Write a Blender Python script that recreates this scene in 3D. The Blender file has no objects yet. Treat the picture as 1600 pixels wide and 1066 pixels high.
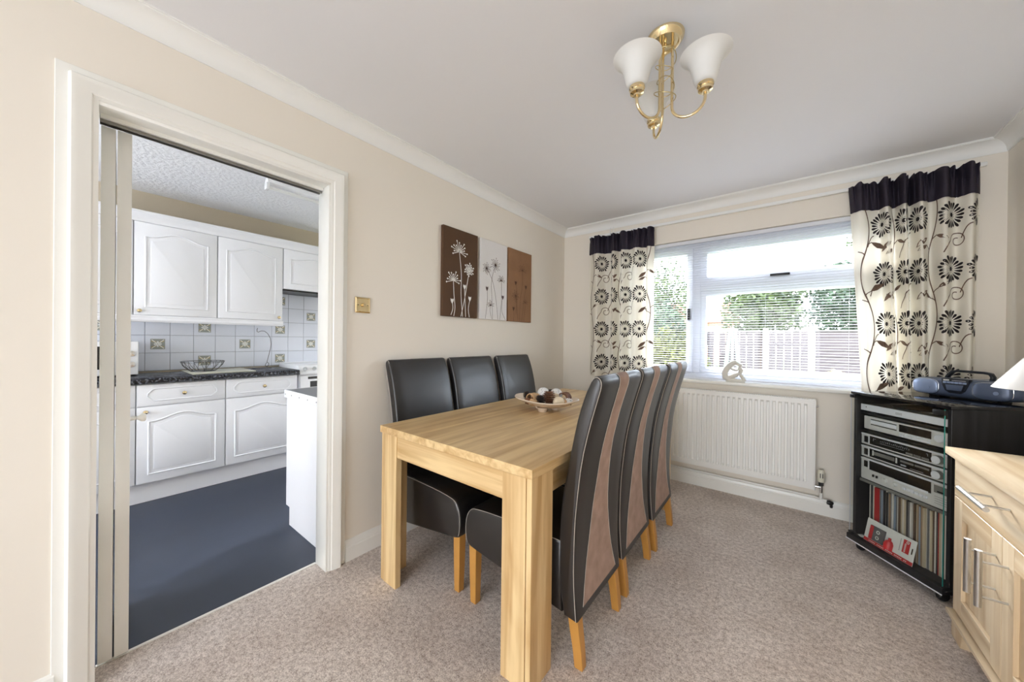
import bpy, bmesh, math, random
from mathutils import Vector, Matrix
random.seed(7)
S = bpy.context.scene
C = S.collection
PI = math.pi

# ------------------------------------------------------------------ camera
def make_camera():
    cam = bpy.data.cameras.new('camera')
    o = bpy.data.objects.new('camera', cam); C.objects.link(o)
    yaw, pit, rol = 0.6628, -0.0028, 0.0108
    fwd = Vector((-math.sin(yaw)*math.cos(pit), math.cos(yaw)*math.cos(pit), math.sin(pit)))
    right = Vector((math.cos(yaw), math.sin(yaw), 0)); up = right.cross(fwd)
    r2 = math.cos(rol)*right + math.sin(rol)*up
    u2 = -math.sin(rol)*right + math.cos(rol)*up
    M = Matrix(((r2.x, u2.x, -fwd.x), (r2.y, u2.y, -fwd.y), (r2.z, u2.z, -fwd.z)))
    o.matrix_world = Matrix.Translation((1.8546, -3.2791, 1.2113)) @ M.to_4x4()
    cam.sensor_fit = 'HORIZONTAL'; cam.sensor_width = 36
    cam.lens = 539.27/1600*36
    cam.clip_start = 0.02; cam.clip_end = 200
    S.camera = o
make_camera()

# ------------------------------------------------------------------ world, lights, exposure
W_STRENGTH = 2.3
def make_world():
    w = bpy.data.worlds.new('world'); S.world = w; w.use_nodes = True
    nt = w.node_tree; nt.nodes.clear()
    out = nt.nodes.new('ShaderNodeOutputWorld'); bg = nt.nodes.new('ShaderNodeBackground')
    sky = nt.nodes.new('ShaderNodeTexSky'); sky.sky_type = 'NISHITA'
    sky.sun_disc = False; sky.sun_elevation = math.radians(42); sky.sun_rotation = math.radians(200)
    sky.air_density = 1.0; sky.dust_density = 3.0; sky.ozone_density = 1.0
    mx = nt.nodes.new('ShaderNodeMix'); mx.data_type = 'RGBA'; mx.inputs[0].default_value = 0.75
    mx.inputs[7].default_value = (1.82, 2.0, 2.25, 1)          # thin bright cloud
    sc = nt.nodes.new('ShaderNodeVectorMath'); sc.operation = 'SCALE'; sc.inputs['Scale'].default_value = 0.25
    nt.links.new(sky.outputs[0], sc.inputs[0]); nt.links.new(sc.outputs[0], mx.inputs[6])
    nt.links.new(mx.outputs[2], bg.inputs[0]); bg.inputs[1].default_value = W_STRENGTH
    nt.links.new(bg.outputs[0], out.inputs[0])
make_world()
def area_light(name, loc, rot, sx, sy, power, color=(1, 1, 1), portal=False):
    l = bpy.data.lights.new(name, 'AREA'); l.shape = 'RECTANGLE'; l.size = sx; l.size_y = sy
    l.energy = power; l.color = color
    if portal: l.cycles.is_portal = True
    o = bpy.data.objects.new(name, l); C.objects.link(o); o.location = loc; o.rotation_euler = rot
    return o
# sky portals at garden window and added patio window; fill lamps in kitchen windows
area_light('window_daylight_portal', (1.57, 0.30, 1.5), (-PI/2, 0, 0), 2.0, 1.25, 1, portal=True)
area_light('patio_fill_portal', (1.45, -6.62, 1.12), (PI/2, 0, 0), 2.3, 2.05, 1, portal=True)  # sky portal for the opening added behind the camera as fill
area_light('kitchen_fill_lamp', (-1.15, -5.12, 1.35), (PI/2, 0, 0), 1.5, 1.4, 11, (0.93, 0.96, 1.0))  # unseen area lamp added inside the end window, standing in for daylight
area_light('kitchen_garden_fill_lamp', (-1.1, -0.06, 1.5), (-PI/2, 0, 0), 1.1, 1.0, 2.5, (0.93, 0.97, 1.0))  # unseen area lamp added inside the garden-side window to brighten the kitchen
sun = bpy.data.lights.new('hazy_sun', 'SUN'); sun.energy = 8.0; sun.angle = math.radians(22); sun.color = (1.0, 0.98, 0.95)
so = bpy.data.objects.new('hazy_sun', sun); C.objects.link(so); so.location = (0, 6, 6)
so.rotation_euler = Vector((0.34, -0.83, -0.43)).to_track_quat('-Z', 'Y').to_euler()
S.view_settings.view_transform = 'Standard'
S.view_settings.look = 'None'
S.view_settings.gamma = 1.0
S.view_settings.use_curve_mapping = False
S.view_settings.exposure = 1.18
S.cycles.use_denoising = True
S.cycles.use_adaptive_sampling = True; S.cycles.adaptive_threshold = 0.03
S.cycles.max_bounces = 10; S.cycles.diffuse_bounces = 6; S.cycles.glossy_bounces = 4
S.cycles.transparent_max_bounces = 16; S.cycles.transmission_bounces = 6
S.cycles.caustics_reflective = False; S.cycles.caustics_refractive = False
S.cycles.sample_clamp_indirect = 6.0

# ------------------------------------------------------------------ materials
MATS = {}
def srgb(r, g, b):
    def f(c):
        c /= 255.0
        return c/12.92 if c <= 0.04045 else ((c+0.055)/1.055)**2.4
    return (f(r), f(g), f(b), 1)
def base_mat(name):
    m = bpy.data.materials.new(name); m.use_nodes = True
    nt = m.node_tree; b = nt.nodes['Principled BSDF']
    MATS[name] = m
    return m, nt, b
def mat(name, col, rough=0.5, metal=0.0, spec=0.5, noise=0.0, nscale=8.0, bump=0.0, bscale=200.0, coat=0.0, bdist=0.002):
    m, nt, b = base_mat(name)
    col = col if len(col) == 4 else (*col, 1)
    b.inputs['Base Color'].default_value = col
    b.inputs['Roughness'].default_value = rough; b.inputs['Metallic'].default_value = metal
    b.inputs['Specular IOR Level'].default_value = spec
    b.inputs['Coat Weight'].default_value = coat
    tc = None
    if noise or bump:
        tc = nt.nodes.new('ShaderNodeTexCoord')
    if noise:
        n = nt.nodes.new('ShaderNodeTexNoise'); n.inputs['Scale'].default_value = nscale; n.inputs['Detail'].default_value = 5
        r = nt.nodes.new('ShaderNodeMix'); r.data_type = 'RGBA'
        r.inputs[6].default_value = tuple(c*(1-noise) for c in col[:3]) + (1,)
        r.inputs[7].default_value = tuple(min(1, c*(1+noise)) for c in col[:3]) + (1,)
        nt.links.new(tc.outputs['Object'], n.inputs['Vector']); nt.links.new(n.outputs['Fac'], r.inputs[0])
        nt.links.new(r.outputs[2], b.inputs['Base Color'])
    if bump:
        n = nt.nodes.new('ShaderNodeTexNoise'); n.inputs['Scale'].default_value = bscale; n.inputs['Detail'].default_value = 3
        bp = nt.nodes.new('ShaderNodeBump'); bp.inputs['Strength'].default_value = bump; bp.inputs['Distance'].default_value = bdist
        nt.links.new(tc.outputs['Object'], n.inputs['Vector']); nt.links.new(n.outputs['Fac'], bp.inputs['Height'])
        nt.links.new(bp.outputs[0], b.inputs['Normal'])
    return m
def wood(name, c1, c2, axis, rough=0.35, fine=1.0, knots=0.0):
    m, nt, b = base_mat(name)
    tc = nt.nodes.new('ShaderNodeTexCoord'); mp = nt.nodes.new('ShaderNodeMapping')
    sc = [1, 1, 1]
    for i in range(3): sc[i] = 1.2 if i == axis else 26.0*fine
    mp.inputs['Scale'].default_value = sc
    n = nt.nodes.new('ShaderNodeTexNoise'); n.inputs['Scale'].default_value = 1.0; n.inputs['Detail'].default_value = 6; n.inputs['Distortion'].default_value = 0.6
    mp2 = nt.nodes.new('ShaderNodeMapping'); mp2.inputs['Scale'].default_value = [1.5 if i == axis else 7.0 for i in range(3)]
    n2 = nt.nodes.new('ShaderNodeTexNoise'); n2.inputs['Scale'].default_value = 1.0; n2.inputs['Detail'].default_value = 3; n2.inputs['Distortion'].default_value = 1.5
    add = nt.nodes.new('ShaderNodeMath'); add.operation = 'MULTIPLY_ADD'; add.inputs[1].default_value = 0.68
    mul = nt.nodes.new('ShaderNodeMath'); mul.operation = 'MULTIPLY'; mul.inputs[1].default_value = 0.32
    rp = nt.nodes.new('ShaderNodeValToRGB')
    rp.color_ramp.elements[0].position = 0.38; rp.color_ramp.elements[0].color = c2
    rp.color_ramp.elements[1].position = 0.60; rp.color_ramp.elements[1].color = c1
    L = nt.links.new
    L(tc.outputs['Object'], mp.inputs[0]); L(mp.outputs[0], n.inputs['Vector'])
    L(tc.outputs['Object'], mp2.inputs[0]); L(mp2.outputs[0], n2.inputs['Vector'])
    L(n2.outputs['Fac'], mul.inputs[0]); L(n.outputs['Fac'], add.inputs[0]); L(mul.outputs[0], add.inputs[2])
    L(add.outputs[0], rp.inputs[0]); L(rp.outputs[0], b.inputs['Base Color'])
    bp = nt.nodes.new('ShaderNodeBump'); bp.inputs['Strength'].default_value = 0.08; bp.inputs['Distance'].default_value = 0.001
    L(n.outputs['Fac'], bp.inputs['Height']); L(bp.outputs[0], b.inputs['Normal'])
    b.inputs['Roughness'].default_value = rough
    return m
def glass(name, tint=(1, 1, 1), refl=1.0, dark=1.0):
    m = bpy.data.materials.new(name); m.use_nodes = True; nt = m.node_tree; nt.nodes.clear()
    out = nt.nodes.new('ShaderNodeOutputMaterial'); mx = nt.nodes.new('ShaderNodeMixShader')
    tr = nt.nodes.new('ShaderNodeBsdfTransparent'); gl = nt.nodes.new('ShaderNodeBsdfGlossy'); fr = nt.nodes.new('ShaderNodeFresnel')
    tr.inputs[0].default_value = (tint[0]*dark, tint[1]*dark, tint[2]*dark, 1); gl.inputs['Roughness'].default_value = 0.0
    fr.inputs[0].default_value = 1.45
    mm = nt.nodes.new('ShaderNodeMath'); mm.operation = 'MULTIPLY'; mm.inputs[1].default_value = refl
    ge = nt.nodes.new('ShaderNodeNewGeometry'); fb = nt.nodes.new('ShaderNodeMath'); fb.operation = 'SUBTRACT'; fb.inputs[0].default_value = refl
    nt.links.new(ge.outputs['Backfacing'], fb.inputs[1]); fb.use_clamp = True      # one reflection per sheet, none on leaving it
    nt.links.new(fr.outputs[0], mm.inputs[0]); nt.links.new(fb.outputs[0], mm.inputs[1]); nt.links.new(mm.outputs[0], mx.inputs[0])
    nt.links.new(tr.outputs[0], mx.inputs[1]); nt.links.new(gl.outputs[0], mx.inputs[2]); nt.links.new(mx.outputs[0], out.inputs[0])
    MATS[name] = m
    return m
def translucent(name, col, amount=0.5):
    m = bpy.data.materials.new(name); m.use_nodes = True; nt = m.node_tree; nt.nodes.clear()
    out = nt.nodes.new('ShaderNodeOutputMaterial'); mx = nt.nodes.new('ShaderNodeMixShader')
    d = nt.nodes.new('ShaderNodeBsdfPrincipled'); t = nt.nodes.new('ShaderNodeBsdfTranslucent')
    d.inputs['Base Color'].default_value = col; d.inputs['Roughness'].default_value = 0.5; t.inputs[0].default_value = col
    mx.inputs[0].default_value = amount
    nt.links.new(d.outputs[0], mx.inputs[1]); nt.links.new(t.outputs[0], mx.inputs[2]); nt.links.new(mx.outputs[0], out.inputs[0])
    MATS[name] = m
    return m
def carpet(name):
    m, nt, b = base_mat(name)
    tc = nt.nodes.new('ShaderNodeTexCoord')
    L = nt.links.new
    def N(scale, detail, rough=0.5):
        n = nt.nodes.new('ShaderNodeTexNoise'); n.inputs['Scale'].default_value = scale; n.inputs['Detail'].default_value = detail
        n.inputs['Roughness'].default_value = rough
        L(tc.outputs['Object'], n.inputs['Vector']); return n
    fine = N(190, 3, 0.75); mid = N(55, 4, 0.7); big = N(3.2, 4, 0.6)
    rp = nt.nodes.new('ShaderNodeValToRGB'); rp.color_ramp.elements[0].position = 0.36; rp.color_ramp.elements[1].position = 0.58
    rp.color_ramp.elements[0].color = srgb(146, 128, 117); rp.color_ramp.elements[1].color = srgb(240, 230, 221)
    a = nt.nodes.new('ShaderNodeMath'); a.operation = 'MULTIPLY_ADD'; a.inputs[1].default_value = 0.55
    c = nt.nodes.new('ShaderNodeMath'); c.operation = 'MULTIPLY'; c.inputs[1].default_value = 0.45
    L(mid.outputs['Fac'], c.inputs[0]); L(fine.outputs['Fac'], a.inputs[0]); L(c.outputs[0], a.inputs[2]); L(a.outputs[0], rp.inputs[0])
    rb = nt.nodes.new('ShaderNodeValToRGB'); rb.color_ramp.elements[0].position = 0.3; rb.color_ramp.elements[1].position = 0.65
    rb.color_ramp.elements[0].color = (0.80, 0.77, 0.75, 1); rb.color_ramp.elements[1].color = (1, 1, 1, 1)
    L(big.outputs['Fac'], rb.inputs[0])
    mx = nt.nodes.new('ShaderNodeMix'); mx.data_type = 'RGBA'; mx.blend_type = 'MULTIPLY'; mx.inputs[0].default_value = 1
    L(rp.outputs[0], mx.inputs[6]); L(rb.outputs[0], mx.inputs[7]); L(mx.outputs[2], b.inputs['Base Color'])
    bp = nt.nodes.new('ShaderNodeBump'); bp.inputs['Strength'].default_value = 0.7; bp.inputs['Distance'].default_value = 0.006
    L(a.outputs[0], bp.inputs['Height']); L(bp.outputs[0], b.inputs['Normal'])
    b.inputs['Roughness'].default_value = 0.95; b.inputs['Specular IOR Level'].default_value = 0.1
    b.inputs['Sheen Weight'].default_value = 0.15
    return m
def granite(name):
    m, nt, b = base_mat(name)
    tc = nt.nodes.new('ShaderNodeTexCoord'); v = nt.nodes.new('ShaderNodeTexVoronoi'); v.inputs['Scale'].default_value = 85
    n = nt.nodes.new('ShaderNodeTexNoise'); n.inputs['Scale'].default_value = 60; n.inputs['Detail'].default_value = 4
    rp = nt.nodes.new('ShaderNodeValToRGB'); e = rp.color_ramp.elements
    e[0].position = 0.5; e[0].color = srgb(18, 20, 28); e[1].position = 0.72; e[1].color = srgb(120, 124, 135)
    nt.links.new(tc.outputs['Object'], n.inputs['Vector']); nt.links.new(n.outputs['Fac'], rp.inputs[0]); nt.links.new(rp.outputs[0], b.inputs['Base Color'])
    b.inputs['Roughness'].default_value = 0.25
    return m
def leafmat(name, c1, c2):
    m, nt, b = base_mat(name)
    tc = nt.nodes.new('ShaderNodeTexCoord'); n = nt.nodes.new('ShaderNodeTexNoise'); n.inputs['Scale'].default_value = 2.5; n.inputs['Detail'].default_value = 6
    rp = nt.nodes.new('ShaderNodeValToRGB'); rp.color_ramp.elements[0].position = 0.35; rp.color_ramp.elements[1].position = 0.65
    rp.color_ramp.elements[0].color = c1; rp.color_ramp.elements[1].color = c2
    nt.links.new(tc.outputs['Object'], n.inputs['Vector']); nt.links.new(n.outputs['Fac'], rp.inputs[0]); nt.links.new(rp.outputs[0], b.inputs['Base Color'])
    b.inputs['Roughness'].default_value = 0.6
    return m

mat('wall', srgb(235, 228, 216), 0.9, noise=0.015, nscale=2.0, bump=0.05, bscale=120)
mat('ceil', srgb(233, 233, 235), 0.95)
mat('artex', srgb(235, 236, 240), 0.9, bump=0.8, bscale=38, bdist=0.012)
mat('gloss', srgb(240, 239, 233), 0.28)
mat('coving', srgb(240, 240, 237), 0.6)
mat('kwall', srgb(200, 188, 167), 0.9)
carpet('carpet')
mat('vinyl', srgb(45, 53, 69), 0.42, noise=0.12, nscale=6, bump=0.04, bscale=300)
mat('upvc', srgb(226, 229, 236), 0.3)
mat('blind', srgb(226, 228, 235), 0.75, spec=0.15)
glass('pane', (1, 1, 1), 1.0)
glass('door_glass', (0.965, 0.985, 0.98), 1.0, 0.985)
mat('glass_edge', srgb(60, 150, 140), 0.1)
OAK1, OAK2 = srgb(232, 203, 152), srgb(196, 158, 106)
wood('oak_x', OAK1, OAK2, 0, 0.38); wood('oak_y', OAK1, OAK2, 1, 0.30); wood('oak_z', OAK1, OAK2, 2, 0.38)
PAL1, PAL2 = srgb(238, 220, 190), srgb(212, 186, 148)
wood('pale_y', PAL1, PAL2, 1, 0.35); wood('pale_z', PAL1, PAL2, 2, 0.4); wood('pale_x', PAL1, PAL2, 0, 0.35)
mat('chair_leg', srgb(196, 142, 70), 0.35, noise=0.08, nscale=20)
mat('leather', (0.012, 0.0098, 0.009, 1), 0.40, spec=0.75, coat=0.12, bump=0.12, bscale=420, bdist=0.0008)
mat('suede', srgb(166, 140, 127), 0.9, noise=0.38, nscale=17)
mat('thread', srgb(200, 192, 182), 0.7)
mat('brass', (0.84, 0.69, 0.42, 1), 0.13, 1.0)
mat('brass_dull', (0.55, 0.44, 0.22, 1), 0.3, 1.0)
mat('steel', (0.55, 0.55, 0.54, 1), 0.3, 1.0)
mat('chrome', (0.75, 0.76, 0.78, 1), 0.12, 1.0)
translucent('frost', (0.93, 0.93, 0.91, 1), 0.35)
translucent('fabric', srgb(240, 235, 222), 0.22)
mat('header', srgb(38, 30, 44), 0.75)
mat('print_black', srgb(34, 26, 27), 0.8)
mat('print_brown', srgb(110, 88, 74), 0.8)
mat('canvas_dark', srgb(84, 58, 36), 0.8, noise=0.18, nscale=9)
mat('canvas_white', srgb(226, 223, 221), 0.8, noise=0.04, nscale=6)
mat('canvas_tan', srgb(142, 104, 72), 0.8, noise=0.14, nscale=12)
mat('ink_white', srgb(240, 238, 232), 0.8)
mat('ink_brown', srgb(92, 72, 68), 0.8)
mat('ink_darktan', srgb(88, 58, 38), 0.8)
mat('rad', srgb(240, 240, 236), 0.3)
mat('plastic_cream', srgb(228, 224, 206), 0.4)
mat('black_plastic', (0.012, 0.012, 0.013, 1), 0.35)
mat('stone', srgb(222, 220, 212), 0.7, noise=0.05, nscale=30)
wood('black_ash', (0.018, 0.018, 0.02, 1), (0.008, 0.008, 0.009, 1), 2, 0.4)
mat('black_gloss', (0.008, 0.008, 0.010, 1), 0.05, spec=0.6)
mat('hifi_silver', srgb(222, 221, 218), 0.38, 0.2)
mat('hifi_light', srgb(234, 235, 240), 0.35, 0.1)
mat('hifi_dark', (0.012, 0.011, 0.011, 1), 0.15)
mat('hifi_grey', srgb(128, 126, 122), 0.4, 0.2)
mat('hifi_mark', srgb(170, 172, 178), 0.5)
mat('boom', srgb(92, 104, 128), 0.32, 0.25)
mat('boom_light', srgb(142, 158, 188), 0.35, 0.25)
mat('boom_dark', srgb(26, 30, 38), 0.3)
mat('card', srgb(222, 220, 214), 0.5)
mat('red', srgb(176, 34, 38), 0.5)
mat('red_card', srgb(190, 40, 44), 0.45)
mat('cassette_grey', srgb(88, 86, 88), 0.4)
translucent('cream_shade', srgb(252, 252, 252), 0.35)
mat('kitchen_white', srgb(240, 241, 245), 0.3)
mat('tile', srgb(222, 226, 236), 0.2, noise=0.02, nscale=5)
mat('grout', srgb(168, 170, 178), 0.9)
mat('motif_grey', srgb(150, 154, 148), 0.4)
mat('motif_tan', srgb(176, 160, 116), 0.4)
mat('motif_white', srgb(226, 226, 222), 0.4)
granite('granite')
mat('grey_top', srgb(110, 112, 116), 0.4, noise=0.15, nscale=90)
mat('board', srgb(206, 204, 186), 0.3, noise=0.05, nscale=12)
mat('wire', (0.12, 0.12, 0.13, 1), 0.3, 0.9)
mat('appliance', srgb(244, 245, 248), 0.25)
mat('alu', srgb(150, 148, 142), 0.35, 0.8)
mat('dish', srgb(222, 204, 182), 0.4, noise=0.06, nscale=20)
mat('pod_tan', srgb(206, 168, 124), 0.7, noise=0.25, nscale=40)
mat('pod_brown', srgb(120, 78, 52), 0.75, noise=0.35, nscale=60)
mat('cone_dark', srgb(52, 38, 34), 0.7, noise=0.3, nscale=60)
mat('pod_cream', srgb(232, 214, 184), 0.7, noise=0.1, nscale=30)
def speckle(name):
    m, nt, b = base_mat(name)
    tc = nt.nodes.new('ShaderNodeTexCoord'); v = nt.nodes.new('ShaderNodeTexVoronoi'); v.inputs['Scale'].default_value = 110
    rp = nt.nodes.new('ShaderNodeValToRGB'); rp.color_ramp.elements[0].position = 0.22; rp.color_ramp.elements[0].color = srgb(90, 80, 74)
    rp.color_ramp.elements[1].position = 0.3; rp.color_ramp.elements[1].color = srgb(236, 234, 230)
    nt.links.new(tc.outputs['Object'], v.inputs['Vector']); nt.links.new(v.outputs['Distance'], rp.inputs[0]); nt.links.new(rp.outputs[0], b.inputs['Base Color'])
speckle('speckled')
mat('lawn', srgb(96, 116, 62), 0.9, noise=0.2, nscale=6)
mat('fence', srgb(84, 77, 80), 0.9, noise=0.2, nscale=5)
mat('post', srgb(140, 137, 138), 0.9)
mat('bark', srgb(92, 76, 62), 0.9, noise=0.2)
leafmat('leaf_a', srgb(32, 48, 26), srgb(88, 106, 56)); leafmat('leaf_b', srgb(30, 48, 38), srgb(76, 98, 74)); leafmat('leaf_c', srgb(48, 58, 20), srgb(100, 104, 42))
leafmat('blossom', srgb(220, 208, 140), srgb(248, 242, 214))
mat('mint', srgb(150, 214, 188), 0.5)
mat('brick_far', srgb(196, 150, 130), 0.9, noise=0.08)
mat('roof_far', srgb(170, 110, 92), 0.9)

# ------------------------------------------------------------------ mesh helpers
ORIG = {}
class MB:
    def __init__(s): s.v = []; s.f = []
    def add(s, vs, fs):
        o = len(s.v); s.v += [tuple(p) for p in vs]; s.f += [tuple(i+o for i in f) for f in fs]; return s
    def box(s, x0, x1, y0, y1, z0, z1):
        if x0 > x1: x0, x1 = x1, x0
        if y0 > y1: y0, y1 = y1, y0
        if z0 > z1: z0, z1 = z1, z0
        return s.add([(x0,y0,z0),(x1,y0,z0),(x1,y1,z0),(x0,y1,z0),(x0,y0,z1),(x1,y0,z1),(x1,y1,z1),(x0,y1,z1)],
                     [(0,3,2,1),(4,5,6,7),(0,1,5,4),(1,2,6,5),(2,3,7,6),(3,0,4,7)])
    def prism(s, poly, fn, d0, d1):
        n = len(poly)
        vs = [fn(a, b, d0) for a, b in poly] + [fn(a, b, d1) for a, b in poly]
        fs = [tuple(range(n))[::-1], tuple(range(n, 2*n))] + [(i, (i+1) % n, n+(i+1) % n, n+i) for i in range(n)]
        return s.add(vs, fs)
    def loft(s, rings, closed_ring=True, cap=True):
        n = len(rings[0]); vs = [p for r in rings for p in r]; fs = []
        for k in range(len(rings)-1):
            for i in range(n if closed_ring else n-1):
                j = (i+1) % n; fs.append((k*n+i, k*n+j, (k+1)*n+j, (k+1)*n+i))
        if cap and closed_ring:
            fs.append(tuple(range(n))[::-1]); fs.append(tuple((len(rings)-1)*n+i for i in range(n)))
        return s.add(vs, fs)
    def tube(s, path, r, n=8, closed=False, cap=True):
        P = [Vector(p) for p in path]; m = len(P); rings = []
        R = r if isinstance(r, (list, tuple)) else [r]*m
        prev = None
        for i in range(m):
            if closed: t = P[(i+1) % m]-P[i-1]
            else: t = P[min(i+1, m-1)]-P[max(i-1, 0)]
            if t.length < 1e-9: t = Vector((0, 0, 1))
            t.normalize()
            if prev is None:
                a = Vector((0, 0, 1)) if abs(t.z) < 0.9 else Vector((1, 0, 0))
                prev = t.cross(a).normalized()
            prev = (prev-t*prev.dot(t))
            if prev.length < 1e-6: prev = t.orthogonal()
            prev.normalize(); b = t.cross(prev)
            rings.append([P[i]+(prev*math.cos(2*PI*k/n)+b*math.sin(2*PI*k/n))*R[i] for k in range(n)])
        if closed:
            rings.append(rings[0]); return s.loft(rings, cap=False)
        return s.loft(rings, cap=cap)
    def lathe(s, prof, n=24, c=(0, 0, 0), axis='z', cap=True):
        rings = []
        for r, h in prof:
            ring = []
            for k in range(n):
                a = 2*PI*k/n; p, q = r*math.cos(a), r*math.sin(a)
                if axis == 'z': ring.append((c[0]+p, c[1]+q, c[2]+h))
                elif axis == 'x': ring.append((c[0]+h, c[1]+p, c[2]+q))
                else: ring.append((c[0]+q, c[1]+h, c[2]+p))
            rings.append(ring)
        return s.loft(rings, cap=cap)
    def build(s, name, material, parent=None, smooth=None, bevel=0.0, seg=2, xf=None):
        me = bpy.data.meshes.new(name)
        og = ORIG.get(parent.name) if parent is not None else None
        vs = s.v
        if xf: vs = [tuple(xf @ Vector(p)) for p in vs]
        if og is not None: vs = [(p[0]-og[0], p[1]-og[1], p[2]-og[2]) for p in vs]
        me.from_pydata(vs, [], s.f)
        bm = bmesh.new(); bm.from_mesh(me)
        bmesh.ops.recalc_face_normals(bm, faces=bm.faces)
        if bevel > 0:
            es = [e for e in bm.edges if len(e.link_faces) == 2 and e.calc_face_angle(0) > 0.5]
            bmesh.ops.bevel(bm, geom=es, offset=bevel, segments=seg, profile=0.5, affect='EDGES', clamp_overlap=True)
        bm.to_mesh(me); bm.free()
        me.materials.append(MATS[material])
        if smooth is None and bevel > 0: smooth = 35
        if smooth:
            me.shade_smooth(); me.set_sharp_from_angle(angle=math.radians(smooth))
        o = bpy.data.objects.new(name, me); C.objects.link(o)
        if parent is not None:
            o.parent = parent
            if og is not None: ORIG[o.name] = og
        return o
def box(x0, x1, y0, y1, z0, z1): return MB().box(x0, x1, y0, y1, z0, z1)
def tag(o, label, cat, group=None, kind=None):
    o['label'] = label; o['category'] = cat
    if group: o['group'] = group
    if kind: o['kind'] = kind
    return o
def thing(name, label, cat, loc=(0, 0, 0), world=True, rot=(0, 0, 0), group=None, kind=None):
    o = bpy.data.objects.new(name, None); C.objects.link(o); o.location = loc; o.rotation_euler = rot
    o.empty_display_size = 0.1
    if world: ORIG[o.name] = tuple(loc)
    return tag(o, label, cat, group, kind)
def struct(name, mb, material, label, cat, **k):
    return tag(mb.build(name, material, **k), label, cat, kind='structure')
def copy_part(o, parent, loc=None):
    c = o.copy(); C.objects.link(c); c.parent = parent
    if loc is not None: c.location = loc
    return c
def copy_tree(o, parent=None):
    c = o.copy(); C.objects.link(c); c.parent = parent
    for ch in [x for x in o.children]: copy_tree(ch, c)
    return c
def arc(cx, cy, r, a0, a1, n): return [(cx+r*math.cos(math.radians(a0+(a1-a0)*i/n)), cy+r*math.sin(math.radians(a0+(a1-a0)*i/n))) for i in range(n+1)]

W, HC, HK = 2.861, 2.39, 2.40     # room width, ceiling heights
YR = -6.6                          # far end of the room behind the camera
KX, KY0, KY1 = -2.30, -5.2, 0.0    # kitchen
TX = -0.105                        # kitchen side of the party wall
DY0, DY1, DZ = -3.246, -2.432, 2.03
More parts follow.
